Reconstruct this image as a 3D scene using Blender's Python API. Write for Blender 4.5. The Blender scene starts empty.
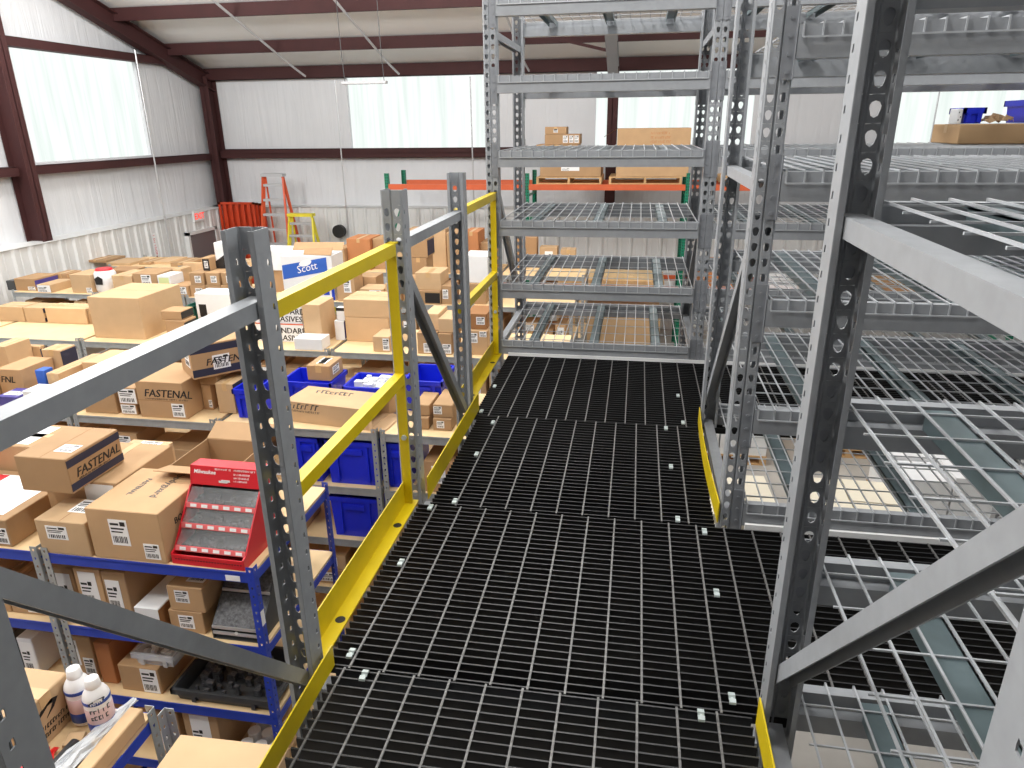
import bpy, bmesh, math, random
from mathutils import Vector, Matrix
random.seed(7)
SC = bpy.context.scene
COL = SC.collection
PI = math.pi
# ---------------------------------------------------------------- camera numbers (used to measure the place too)
YAW, PIT, ROL, FPX, EYE = math.radians(9.99), math.radians(20.18), math.radians(-0.7), 703.6, 1.43
_f = Vector((-math.sin(YAW)*math.cos(PIT), math.cos(YAW)*math.cos(PIT), -math.sin(PIT)))
_r = Vector((math.cos(YAW), math.sin(YAW), 0)); _u = _r.cross(_f)
CR = _r*math.cos(ROL)+_u*math.sin(ROL); CU = -_r*math.sin(ROL)+_u*math.cos(ROL)
EYEP = Vector((0, 0, EYE))
def ray(px, py): return CR*(px-512) - CU*(py-384) + _f*FPX
def at(px, py, Y):
    d = ray(px, py); return EYEP + d*(Y/d.y)
def atx(px, py, X):
    d = ray(px, py); return EYEP + d*(X/d.x)
def xat(px, Y, z):                      # x of the point in plane y=Y at height z seen in column px
    py = 400.0
    for _ in range(6):
        p = at(px, py, Y); 
        py += (p.z-z)*FPX/max(.5, (p-EYEP).length)
    return at(px, py, Y).x
def zat(px, py, Y): return at(px, py, Y).z
# ---------------------------------------------------------------- materials
def mat(name, col, rough=.6, metal=0., noise=0., nscale=8., bump=0., spec=.5, emit=None, estr=0., alpha=1., trans=0., rnd=0.):
    m = bpy.data.materials.new(name); m.use_nodes = True
    nt = m.node_tree; b = nt.nodes['Principled BSDF']
    b.inputs['Base Color'].default_value = (*col, 1); b.inputs['Roughness'].default_value = rough
    b.inputs['Metallic'].default_value = metal; b.inputs['Specular IOR Level'].default_value = spec
    if emit: b.inputs['Emission Color'].default_value = (*emit, 1); b.inputs['Emission Strength'].default_value = estr
    if alpha < 1: b.inputs['Alpha'].default_value = alpha
    if trans: b.inputs['Transmission Weight'].default_value = trans
    if noise or bump or rnd:
        tc = nt.nodes.new('ShaderNodeTexCoord'); n = nt.nodes.new('ShaderNodeTexNoise')
        n.inputs['Scale'].default_value = nscale; n.inputs['Detail'].default_value = 4
        nt.links.new(tc.outputs['Object'], n.inputs['Vector'])
        if noise or rnd:
            mr = nt.nodes.new('ShaderNodeMapRange'); mr.inputs[1].default_value = .3; mr.inputs[2].default_value = .7
            mr.inputs[3].default_value = 1-noise; mr.inputs[4].default_value = 1+noise
            nt.links.new(n.outputs[0], mr.inputs[0])
            hv = nt.nodes.new('ShaderNodeHueSaturation'); hv.inputs['Color'].default_value = (*col, 1)
            src = mr.outputs[0]
            if rnd:
                oi = nt.nodes.new('ShaderNodeObjectInfo'); r2 = nt.nodes.new('ShaderNodeMapRange')
                r2.inputs[3].default_value = 1-rnd; r2.inputs[4].default_value = 1+rnd
                nt.links.new(oi.outputs['Random'], r2.inputs[0])
                mu = nt.nodes.new('ShaderNodeMath'); mu.operation = 'MULTIPLY'
                nt.links.new(src, mu.inputs[0]); nt.links.new(r2.outputs[0], mu.inputs[1]); src = mu.outputs[0]
            nt.links.new(src, hv.inputs['Value']); nt.links.new(hv.outputs[0], b.inputs['Base Color'])
        if bump:
            bp = nt.nodes.new('ShaderNodeBump'); bp.inputs['Strength'].default_value = bump; bp.inputs['Distance'].default_value = .02
            nt.links.new(n.outputs[0], bp.inputs['Height']); nt.links.new(bp.outputs[0], b.inputs['Normal'])
    return m
def S(r, g, b):                          # sRGB 0-255 to linear
    f = lambda c: (c/255)/12.92 if c/255 <= .04045 else ((c/255+.055)/1.055)**2.4
    return (f(r), f(g), f(b))
M = {}
M['steel'] = mat('grey_rack_paint', S(146, 149, 153), .40, 0, .06, 30)
M['steel_light'] = mat('light_grey_rack_paint', S(170, 173, 177), .4, 0, .05, 30)
M['plate'] = mat('grey_connector_plate', S(140, 143, 148), .35, .2, .05, 30)
M['wire'] = mat('zinc_wire', S(188, 191, 195), .35, .35)
M['galv'] = mat('galvanized_channel', S(104, 120, 124), .35, .5, .12, 14)
M['galvpost'] = mat('galvanized_post', S(165, 170, 172), .42, .35, .1, 14)
M['yellow'] = mat('safety_yellow_paint', S(208, 182, 10), .42, 0, .07, 9)
M['black'] = mat('black_grating_paint', S(11, 11, 12), .42, 0, .2, 20, 0, .35)
M['worn_sheen'] = mat('worn_bar_top_sheen', S(33, 33, 35), .45, 0, .3, 25)  # wear on the bar tops, with a grazing reflection painted into the grey
M['rod'] = mat('worn_cross_rod', S(100, 99, 98), .45, .2, .4, 90)
M['clip'] = mat('zinc_clip', S(178, 188, 187), .4, .3)
M['ply'] = mat('plywood', S(226, 196, 150), .65, 0, .07, 6, .05)
M['white_wall'] = mat('white_insulation_vinyl', S(219, 221, 224), .6, 0, .03, 1.2)
M['roof_white'] = mat('white_roof_insulation', S(240, 241, 240), .6, 0, .02, 1.2)
M['dim_wall'] = mat('darkened_unseen_wall', S(84, 86, 90), .6, 0, .05, 2)  # unseen walls, darkened to cut the light they bounce back
def vinyl(m):
    nt = m.node_tree; b = nt.nodes['Principled BSDF']; tc = nt.nodes.new('ShaderNodeTexCoord'); mp = nt.nodes.new('ShaderNodeMapping'); n = nt.nodes.new('ShaderNodeTexNoise')
    mp.inputs['Scale'].default_value = (2.4, 2.4, .22); n.inputs['Scale'].default_value = 2.2; n.inputs['Detail'].default_value = 5; n.inputs['Distortion'].default_value = .6
    bp = nt.nodes.new('ShaderNodeBump'); bp.inputs['Strength'].default_value = .28; bp.inputs['Distance'].default_value = .09
    nt.links.new(tc.outputs['Object'], mp.inputs[0]); nt.links.new(mp.outputs[0], n.inputs['Vector']); nt.links.new(n.outputs[0], bp.inputs['Height']); nt.links.new(bp.outputs[0], b.inputs['Normal'])
vinyl(M['white_wall'])
M['liner'] = mat('painted_liner_panel', S(219, 220, 219), .5, 0, .03, 2)
M['maroon'] = mat('red_oxide_primer', S(62, 27, 27), .75, 0, .1, 4)
M['concrete'] = mat('concrete', S(168, 164, 158), .6, 0, .1, 2.5, .05)
M['bluep'] = mat('blue_powder_coat', S(30, 62, 175), .4, 0, .05, 9)
M['tote'] = mat('blue_plastic', S(22, 42, 205), .35, 0, .05, 6)
M['white'] = mat('white_paper', S(240, 240, 240), .6)
M['whitebox'] = mat('white_carton', S(228, 229, 230), .6, 0, .03, 6)
M['ink'] = mat('black_ink', S(28, 26, 26), .6)
M['inkblue'] = mat('dark_blue_ink', S(42, 44, 66), .6)
M['tape'] = mat('brown_tape', S(200, 165, 118), .28)
M['cleartape'] = mat('clear_tape', S(226, 205, 172), .2)
M['flap'] = mat('flap_inside', S(150, 104, 62), .75)
for i, c in enumerate(((186, 152, 114), (176, 142, 105), (200, 168, 130), (168, 132, 96))):
    M['kraft%d' % i] = mat('kraft_cardboard_%s' % 'abcd'[i], S(*c), .72, 0, .06, 5, 0, .3, rnd=.12)
M['kraftred'] = mat('orange_brown_cardboard', S(190, 126, 80), .7, 0, .05, 5)
M['red'] = mat('red_display_plastic', S(205, 30, 44), .35)
M['redstrip'] = mat('pale_red_strip', S(228, 110, 112), .35)
M['darkgrey'] = mat('dark_grey_plastic', S(62, 64, 66), .4, 0, .1, 20)
M['parts'] = mat('grey_hardware', S(88, 88, 90), .45, .3, .5, 60, .4)
M['clear'] = mat('clear_plastic', S(235, 238, 240), .15, alpha=.08)
M['film'] = mat('plastic_film', S(235, 238, 242), .18, alpha=.45)
M['orange'] = mat('orange_rack_paint', S(205, 96, 56), .42, 0, .06, 6)
M['green'] = mat('green_rack_paint', S(12, 122, 92), .42, 0, .06, 6)
M['orangefib'] = mat('orange_fibreglass', S(226, 92, 50), .45)
M['redorange'] = mat('red_orange_steel', S(196, 62, 26), .45, 0, .12, 5)
M['yellowfib'] = mat('yellow_fibreglass', S(238, 222, 60), .45)
M['alum'] = mat('aluminium', S(205, 206, 208), .35, .5)
M['wood'] = mat('pallet_wood', S(198, 160, 112), .7, 0, .14, 12)
M['doorgrey'] = mat('grey_door_paint', S(112, 106, 108), .5)
M['bottle'] = mat('white_bottle_plastic', S(238, 236, 236), .3)
M['bluelabel'] = mat('blue_label', S(38, 74, 160), .4)
M['pinklabel'] = mat('pale_pink_label', S(226, 196, 198), .4)
M['redbag'] = mat('red_plastic_bag', S(226, 44, 40), .3)
M['teal'] = mat('dark_green_plastic', S(20, 92, 76), .4)
M['purple'] = mat('purple_print', S(74, 66, 140), .5)
M['scottblue'] = mat('blue_print', S(48, 96, 188), .5)
M['limegreen'] = mat('pale_green_wrap', S(214, 222, 160), .5)
M['strip'] = mat('lamp_housing', S(190, 191, 193), .4)
M['cream'] = mat('cream_board', S(228, 220, 200), .6)
M['greyprimer'] = mat('grey_primer', S(150, 153, 158), .6)
def emission(name, col, s):
    m = bpy.data.materials.new(name); m.use_nodes = True; nt = m.node_tree; nt.nodes.clear()
    e = nt.nodes.new('ShaderNodeEmission'); o = nt.nodes.new('ShaderNodeOutputMaterial')
    e.inputs[0].default_value = (*col, 1); e.inputs[1].default_value = s
    nt.links.new(e.outputs[0], o.inputs[0]); return m
M['exit'] = emission('lit_exit_letters', S(255, 82, 70), 1.4)
M['lamp'] = emission('lit_lamp_diffuser', (1, 1, .98), 3.)
# ---------------------------------------------------------------- mesh builder
class MB:
    def __init__(s): s.v = []; s.f = []; s.m = []
    def poly(s, pts, mi=0):
        n = len(s.v); s.v += [tuple(p) for p in pts]; s.f.append(tuple(range(n, n+len(pts)))); s.m.append(mi)
    def box(s, x0, y0, z0, x1, y1, z1, mi=0, top=None, X=None):
        P = [Vector(p) for p in ((x0,y0,z0),(x1,y0,z0),(x1,y1,z0),(x0,y1,z0),(x0,y0,z1),(x1,y0,z1),(x1,y1,z1),(x0,y1,z1))]
        if X is not None: P = [X @ p for p in P]
        n = len(s.v); s.v += [tuple(p) for p in P]
        for k, q in enumerate(((0,3,2,1),(4,5,6,7),(0,1,5,4),(1,2,6,5),(2,3,7,6),(3,0,4,7))):
            s.f.append(tuple(n+i for i in q)); s.m.append(top if (top is not None and k == 1) else mi)
        return s
    def bar(s, a, b, w, h, mi=0, up=Vector((0,0,1))):          # rectangular bar from a to b: w across, h along 'up'
        a, b = Vector(a), Vector(b); d = (b-a); L = d.length; d.normalize()
        x = d.cross(up)
        if x.length < 1e-4: x = d.cross(Vector((1,0,0)))
        x.normalize(); y = x.cross(d)
        X = Matrix((( x.x, d.x, y.x, a.x),( x.y, d.y, y.y, a.y),( x.z, d.z, y.z, a.z),(0,0,0,1)))
        return s.box(-w/2, 0, -h/2, w/2, L, h/2, mi, None, X)
    def channel(s, a, b, w, h, t=.004, side=1, mi=0, up=Vector((0,0,1))):   # C section, open to +x/-x of the bar
        a, b = Vector(a), Vector(b); d = (b-a); L = d.length; d.normalize()
        x = d.cross(up); x.normalize(); y = x.cross(d)
        X = Matrix((( x.x, d.x, y.x, a.x),( x.y, d.y, y.y, a.y),( x.z, d.z, y.z, a.z),(0,0,0,1)))
        e = -w/2 if side > 0 else w/2-t
        s.box(e, 0, -h/2+t, e+t, L, h/2-t, mi, None, X)
        s.box(-w/2, 0, h/2-t, w/2, L, h/2, mi, None, X); s.box(-w/2, 0, -h/2, w/2, L, -h/2+t, mi, None, X)
        return s
    def uchannel(s, a, b, w, h, t=.0035, mi=0):             # open towards the underside
        a, b = Vector(a), Vector(b); d = (b-a); L = d.length; d.normalize()
        x = d.cross(Vector((0,0,1))); x.normalize(); y = x.cross(d)
        X = Matrix((( x.x, d.x, y.x, a.x),( x.y, d.y, y.y, a.y),( x.z, d.z, y.z, a.z),(0,0,0,1)))
        s.box(-w/2+t, 0, h/2-t, w/2-t, L, h/2, mi, None, X)
        s.box(-w/2, 0, -h/2, -w/2+t, L, h/2, mi, None, X); s.box(w/2-t, 0, -h/2, w/2, L, h/2, mi, None, X)
        return s
    def tube(s, pts, r, n=8, mi=0, caps=True):
        pts = [Vector(p) for p in pts]; rings = []
        for i, p in enumerate(pts):
            d = (pts[min(i+1, len(pts)-1)]-pts[max(i-1, 0)]).normalized()
            x = d.cross(Vector((0,0,1))); x = x if x.length > 1e-3 else d.cross(Vector((1,0,0))); x.normalize(); y = x.cross(d)
            rr = r[i] if isinstance(r, (list, tuple)) else r
            b = len(s.v); s.v += [tuple(p+x*rr*math.cos(2*PI*k/n)+y*rr*math.sin(2*PI*k/n)) for k in range(n)]; rings.append(b)
        for i in range(len(rings)-1):
            for k in range(n):
                k2 = (k+1) % n; s.f.append((rings[i]+k, rings[i]+k2, rings[i+1]+k2, rings[i+1]+k)); s.m.append(mi)
        if caps:
            s.f.append(tuple(rings[0]+k for k in range(n-1, -1, -1))); s.m.append(mi)
            s.f.append(tuple(rings[-1]+k for k in range(n))); s.m.append(mi)
        return s
    def prism(s, prof, axis, a, b, mi=0):                     # profile (2D) extruded along axis from a to b
        def P(u, v, w): return {'x': (w, u, v), 'y': (u, w, v), 'z': (u, v, w)}[axis]
        n = len(prof); k = len(s.v)
        s.v += [P(u, v, a) for u, v in prof]+[P(u, v, b) for u, v in prof]
        for i in range(n):
            j = (i+1) % n; s.f.append((k+i, k+j, k+n+j, k+n+i)); s.m.append(mi)
        s.f.append(tuple(k+i for i in range(n-1, -1, -1))); s.m.append(mi)
        s.f.append(tuple(k+n+i for i in range(n))); s.m.append(mi)
        return s
    def mesh(s, name, mats, off=(0,0,0)):
        me = bpy.data.meshes.new(name)
        o = Vector(off); me.from_pydata([tuple(Vector(v)-o) for v in s.v], [], s.f)
        for m in (mats if isinstance(mats, (list, tuple)) else [mats]): me.materials.append(m)
        if any(s.m): me.polygons.foreach_set('material_index', s.m)
        bm = bmesh.new(); bm.from_mesh(me); bmesh.ops.recalc_face_normals(bm, faces=bm.faces); bm.to_mesh(me); bm.free()
        return me
    def build(s, name, mats, parent=None, world=True, smooth=False):
        off = parent.location if (parent is not None and world) else (0,0,0)
        if parent is not None and world and parent.parent is not None: off = Vector(off)+parent.parent.location
        o = bpy.data.objects.new(name, s.mesh(name, mats, off)); COL.objects.link(o); o.parent = parent
        if smooth:
            for p in o.data.polygons: p.use_smooth = True
        return o
def thing(name, label, cat, loc=(0,0,0), rz=0., group=None):
    o = bpy.data.objects.new(name, None); COL.objects.link(o); o.empty_display_size = .1
    o.location = loc; o.rotation_euler = (0, 0, rz); o['label'] = label; o['category'] = cat
    if group: o['group'] = group
    return o
def tag(o, label, cat, group=None, kind=None):
    o['label'] = label; o['category'] = cat
    if group: o['group'] = group
    if kind: o['kind'] = kind
    return o
def struct(name, mb, m, smooth=False):
    o = mb.build(name, m, None, True, smooth); o['kind'] = 'structure'; return o
def put(name, mesh, parent=None, loc=(0,0,0), rz=0.):
    o = bpy.data.objects.new(name, mesh); COL.objects.link(o); o.parent = parent; o.location = loc; o.rotation_euler = (0,0,rz); return o
def copy_tree(o, parent=None):
    c = o.copy(); COL.objects.link(c); c.parent = parent
    for ch in list(o.children): copy_tree(ch, c)
    return c
def lettering(name, txt, size, m, parent, loc, rot, shear=0., bold=0., align='LEFT', ext=.0006, sx=1., strike=0.):
    cu = bpy.data.curves.new(name, 'FONT'); cu.body = txt; cu.size = size; cu.shear = shear; cu.offset = bold; cu.extrude = ext
    cu.align_x = align; cu.resolution_u = 2
    t = bpy.data.objects.new(name+'_curve', cu); COL.objects.link(t)
    me = bpy.data.meshes.new_from_object(t.evaluated_get(bpy.context.evaluated_depsgraph_get()))
    bpy.data.objects.remove(t); bpy.data.curves.remove(cu)
    if strike:
        bm = bmesh.new(); bm.from_mesh(me); g0 = list(bm.verts)+list(bm.edges)+list(bm.faces)
        for k in (1, 2):
            r = bmesh.ops.duplicate(bm, geom=g0); bmesh.ops.translate(bm, vec=(strike*k/2, strike*.12*k, .00004*k), verts=[v for v in r['geom'] if isinstance(v, bmesh.types.BMVert)])
        bm.to_mesh(me); bm.free()
    me.materials.clear(); me.materials.append(m)
    o = bpy.data.objects.new(name, me); COL.objects.link(o); o.parent = parent; o.location = loc; o.rotation_euler = rot; o.scale = (sx, 1, 1)
    return o
ORD = ['first','second','third','fourth','fifth','sixth','seventh','eighth','ninth','tenth','eleventh','twelfth','thirteenth','fourteenth','fifteenth','sixteenth','seventeenth','eighteenth','nineteenth','twentieth']
def bevel_mesh(me, w, seg=1):
    bm = bmesh.new(); bm.from_mesh(me)
    bmesh.ops.bevel(bm, geom=list(bm.edges), offset=w, segments=seg, profile=.5, affect='EDGES'); bm.to_mesh(me); bm.free()

# ================================================================ THE BUILDING
FZ = -2.74                      # warehouse floor; z = 0 is the walkway deck
XL, XR, YB, YF = -9.6, 13.0, 15.5, -11.0
EAVE, SL = 2.62, .31            # roof liner height at the back wall, slope
RIDGE_Y = 2.0
def roofz(y): return EAVE + (YB-y)*SL if y > RIDGE_Y else EAVE+(YB-RIDGE_Y)*SL-(RIDGE_Y-y)*SL
mb = MB(); mb.box(XL-.3, YF-.3, FZ-.15, XR+.3, YB+.3, FZ); struct('floor', mb, M['concrete'])
mb = MB(); zr = roofz(RIDGE_Y)
for a, b in ((YB+.3, RIDGE_Y), (RIDGE_Y, YF-.3)):
    za, zb = roofz(a), roofz(b)
    P = [(XL-.3, a, za), (XR+.3, a, za), (XR+.3, b, zb), (XL-.3, b, zb)]
    mb.poly(P); mb.poly([(p[0], p[1], p[2]+.12) for p in P])
struct('ceiling', mb, M['roof_white'])
def wall_with_holes(name, u0, u1, z0, ztop, holes, place, nseg=1):
    # place(u, z, t) -> world point; t = 0 inner face, 1 outer face. holes: (ua, ub, za, zb)
    us = sorted({u0, u1, *[h[0] for h in holes], *[h[1] for h in holes], *([RIDGE_Y] if name in ('wall_left', 'wall_right') else [])})
    mb = MB()
    for i in range(len(us)-1):
        a, b = us[i], us[i+1]; hs = sorted([h for h in holes if h[0] <= a+1e-6 and h[1] >= b-1e-6], key=lambda h: h[2])
        zs = [z0]+[z for h in hs for z in (h[2], h[3])]
        for k in range(0, len(zs), 2):
            zl = zs[k]; last = k+1 >= len(zs)
            za = ztop(a) if last else zs[k+1]; zb = ztop(b) if last else zs[k+1]
            for t in (0, 1): mb.poly([place(a, zl, t), place(b, zl, t), place(b, zb, t), place(a, za, t)])
    for h in holes:
        c = [(h[0], h[2]), (h[1], h[2]), (h[1], h[3]), (h[0], h[3])]
        for k in range(4):
            p, q = c[k], c[(k+1) % 4]; mb.poly([place(*p, 0), place(*q, 0), place(*q, 1), place(*p, 1)])
    return struct(name, mb, M['dim_wall' if name in ('wall_front', 'wall_right') else 'white_wall'])
WZ0, WZ1 = .90, 2.40
def yw(v): return v*XL/-10.5
back_holes = [(-6.24, -3.12, .95, 2.42), (-.92, 2.18, .95, 2.42), (4.73, 7.85, .95, 2.42)]
left_holes = [(10.42, 13.33, .955, 2.70), (4.9, 7.9, .955, 2.70)]
wall_with_holes('wall_back', XL, XR, FZ, lambda u: EAVE, back_holes, lambda u, z, t: (u, YB+.1*t, z))
wall_with_holes('wall_left', YF, YB, FZ, roofz, left_holes, lambda u, z, t: (XL-.1*t, u, z))
wall_with_holes('wall_right', YF, YB, FZ, roofz, [(4.9, 7.9, .955, 2.7), (-6, -2, .955, 2.7)], lambda u, z, t: (XR+.1*t, u, z))
wall_with_holes('wall_front', XL, XR, FZ, lambda u: roofz(YF), [], lambda u, z, t: (u, YF-.1*t, z))
# translucent wall lights: corrugated fibreglass panels glowing with daylight
def window_mat():
    m = bpy.data.materials.new('daylit_fibreglass'); m.use_nodes = True; nt = m.node_tree; nt.nodes.clear()
    o = nt.nodes.new('ShaderNodeOutputMaterial'); e = nt.nodes.new('ShaderNodeEmission'); tc = nt.nodes.new('ShaderNodeTexCoord')
    n = nt.nodes.new('ShaderNodeTexNoise'); mp = nt.nodes.new('ShaderNodeMapping'); mp.inputs['Scale'].default_value = (6, 6, .35)
    n.inputs['Scale'].default_value = 1.6; n.inputs['Detail'].default_value = 3
    nt.links.new(tc.outputs['Object'], mp.inputs[0]); nt.links.new(mp.outputs[0], n.inputs['Vector'])
    cr = nt.nodes.new('ShaderNodeValToRGB'); cr.color_ramp.elements[0].position = .32; cr.color_ramp.elements[1].position = .6
    cr.color_ramp.elements[0].color = (.80, .88, .84, 1); cr.color_ramp.elements[1].color = (.96, 1, .98, 1)
    nt.links.new(n.outputs[0], cr.inputs[0]); nt.links.new(cr.outputs[0], e.inputs[0]); e.inputs[1].default_value = WIN_STR
    nt.links.new(e.outputs[0], o.inputs[0]); return m
WIN_STR = 1.08
M['daylight'] = window_mat()
wn = 0
def window(u0, u1, z0, z1, place):
    global wn; wn += 1
    mb = MB(); n = int((u1-u0)/.1); k = 0
    prof = []
    pitch = .305
    u = u0
    while u < u1-1e-6:
        for du, d in ((0, 0), (.2, 0), (.225, .022), (.265, .022), (.29, 0)):
            if u+du <= u1: prof.append((u+du, d))
        u += pitch
    prof.append((u1, 0))
    for (a, da), (b, db) in zip(prof, prof[1:]):
        mb.poly([place(a, z0, .7-da*6), place(b, z0, .7-db*6), place(b, z1, .7-db*6), place(a, z1, .7-da*6)])
    w = struct('window_%d' % wn, mb, M['daylight'])
    return w
for h in back_holes: window(*h, lambda u, z, t: (u, YB+.1*t, z))
for h in left_holes: window(*h, lambda u, z, t: (XL-.1*t, u, z))
for h in ((4.9, 7.9, .955, 2.7), (-6, -2, .955, 2.7)): window(*h, lambda u, z, t: (XR+.1*t, u, z))  # unseen right-wall panels, added for their daylight and reflections
# ribbed liner panel, eight feet high
def liner(name, u0, u1, skip, place, z1=None):
    z1 = LZ1; mb = MB(); u = u0; prof = []
    while u < u1:
        for du, d in ((0, 0), (.03, .03), (.07, .03), (.1, 0), (.16, 0), (.165, .008), (.18, .008), (.185, 0), (.24, 0)):
            if u+du < u1: prof.append((u+du, d))
        u += .305
    prof.append((u1, 0))
    for (a, da), (b, db) in zip(prof, prof[1:]):
        lo = FZ
        if skip and skip[0] < (a+b)/2 < skip[1]: lo = FZ+2.13
        mb.poly([place(a, lo, .03+da), place(b, lo, .03+db), place(b, z1, .03+db), place(a, z1, .03+da)])
    mb.poly([place(u0, z1, -.44), place(u1, z1, -.44), place(u1, z1, .065), place(u0, z1, .065)])
    return struct(name, mb, M['liner'])
LX, LYB, LZ1 = XL+.37, YB-.43, -.225
DY0, DY1 = 13.42, 14.36
liner('wall_left_liner_panel', YF, YB, (DY0+.07, DY1-.07), lambda u, z, d: (LX+d, u, z))
liner('wall_back_liner_panel', XL, XR, None, lambda u, z, d: (u, LYB-d, z))
# door in the left wall
d = thing('door_1', 'dark grey steel door under the red exit sign', 'door', (LX+.03, (DY0+DY1)/2, FZ)); d['kind'] = 'structure'
mb = MB(); mb.box(LX+.07, DY0, FZ+.01, LX+.10, DY1, FZ+2.1); mb.build('door_leaf', M['doorgrey'], d)
mb = MB(); mb.box(LX+.0, DY0-.06, FZ, LX+.125, DY0, FZ+2.16); mb.box(LX+.0, DY1, FZ, LX+.125, DY1+.06, FZ+2.16); mb.box(LX+.0, DY0-.06, FZ+2.1, LX+.125, DY1+.06, FZ+2.16)
mb.build('door_frame', M['liner'], d)
mb = MB(); mb.box(LX+.10, DY0+.06, FZ+.98, LX+.11, DY0+.12, FZ+1.1); mb.tube([(LX+.11, DY0+.09, FZ+1.04), (LX+.16, DY0+.09, FZ+1.04), (LX+.16, DY0+.2, FZ+1.04)], .01)
mb.build('door_handle', M['alum'], d)
# red-oxide frame: columns, rafters, girts, purlins, eave strut
def ibeam_v(mb, cx, cy, z0, z1, dw=.2, dd=.3, along='y', t=.012):
    if along == 'y':
        mb.box(cx-dw/2, cy-dd/2, z0, cx+dw/2, cy-dd/2+t, z1); mb.box(cx-dw/2, cy+dd/2-t, z0, cx+dw/2, cy+dd/2, z1); mb.box(cx-t/2, cy-dd/2, z0, cx+t/2, cy+dd/2, z1)
    else:
        mb.box(cx-dd/2, cy-dw/2, z0, cx-dd/2+t, cy+dw/2, z1); mb.box(cx+dd/2-t, cy-dw/2, z0, cx+dd/2, cy+dw/2, z1); mb.box(cx-dd/2, cy-t/2, z0, cx+dd/2, cy+t/2, z1)
tn = 0
def trim(mb, label=None):
    global tn; tn += 1; o = struct('trim_%d' % tn, mb, M['maroon'])
    if label: o['label'] = label
    return o
mb = MB(); ibeam_v(mb, XL+.24, YB-.2, FZ, 2.5, .2, .34); trim(mb, 'red oxide corner column')
mb = MB(); ibeam_v(mb, -.57, YB-.22, FZ, 2.5, .2, .36); trim(mb, 'red oxide column at the back wall')
mb = MB(); ibeam_v(mb, 8.3, YB-.22, FZ, 2.5, .2, .36); trim(mb)
for cy in (9.95, 3.0, -4.0):
    mb = MB(); ibeam_v(mb, XL+.18, cy, FZ, roofz(cy)-.3, .2, .3, 'x'); trim(mb, 'red oxide endwall column')
# rafters follow the roof: at the left wall and bays further right
for rx in (XL+.22, 8.3):
    mb = MB()
    for a, b in ((YB-.05, RIDGE_Y), (RIDGE_Y, YF+.05)):
        def zl(y): return roofz(y)-.11
        dep = .32 if rx < 0 else .7
        for off in (-.012, -dep+.0):
            pa, pb = (rx, a, zl(a)+off), (rx, b, zl(b)+off)
            mb.bar(pa, pb, .2, .014)
        mb.poly([(rx-.006, a, zl(a)), (rx-.006, b, zl(b)), (rx-.006, b, zl(b)-dep), (rx-.006, a, zl(a)-dep)])
        mb.poly([(rx+.006, a, zl(a)), (rx+.006, b, zl(b)), (rx+.006, b, zl(b)-dep), (rx+.006, a, zl(a)-dep)])
    trim(mb, 'red oxide roof rafter')
mb = MB()
for off in (-.012, -.26): mb.bar((-.57, YB-.05, roofz(YB-.05)-.24+off), (-.57, RIDGE_Y, roofz(RIDGE_Y)-.24+off), .2, .014)
mb.bar((-.57, YB-.05, roofz(YB-.05)-.375), (-.57, RIDGE_Y, roofz(RIDGE_Y)-.375), .012, .22)
trim(mb, 'grey roof rafter above the end rack').data.materials[0] = M['greyprimer']
mb = MB(); mb.bar((-1.5, 13.9, roofz(13.9)-.25), (-.62, 13.9, roofz(13.9)-.46), .05, .05); trim(mb, 'red oxide brace from purlin to rafter')
# purlins: Z sections running along x, standing on the rafters
def zsec(mb, y, z, h=.22, fl=.07, x0=XL+.05, x1=XR-.05):
    mb.box(x0, y-.003, z, x1, y+.003, z+h); mb.box(x0, y-fl, z, x1, y, z+.006); mb.box(x0, y, z+h-.006, x1, y+fl, z+h)
for i in range(18):
    y = YB-1.42-1.42*i
    mb = MB(); zsec(mb, y, roofz(y)-.245); trim(mb, 'red oxide roof purlin')
mb = MB(); mb.box(XL+.05, YB-.2, 2.42, XR-.05, YB-.19, 2.66); mb.box(XL+.05, YB-.2, 2.42, XR-.05, YB, 2.43); trim(mb, 'red oxide eave strut over the back wall')
# girts
def girt_b(z, x0, x1):
    mb = MB(); mb.box(x0, YB-.2, z, x1, YB-.01, z+.008); mb.box(x0, YB-.2, z, x1, YB-.193, z+.07); mb.box(x0, YB-.03, z-.09, x1, YB-.01, z+.1); mb.box(x0, YB-.2, z-.1, x1, YB-.19, z); mb.box(x0, YB-.2, z-.1, x1, YB, z-.092)
    trim(mb, 'red oxide wall girt on the back wall')
girt_b(.90, XL+.3, -.68); girt_b(.90, -.46, 8.2)
def girt_l(z, y0, y1):
    mb = MB(); mb.box(XL, y0, z+.05, XL+.2, y1, z+.058); mb.box(XL+.19, y0, z-.07, XL+.2, y1, z+.058); mb.box(XL, y0, z-.078, XL+.2, y1, z-.07)
    trim(mb, 'red oxide wall girt on the left wall')
for z in (.86, 2.72):
    for y0, y1 in ((10.05, 15.1 if z < 2 else 14.5), (3.1, 9.85), (-3.9, 2.9)): girt_l(z, y0, y1)
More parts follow.
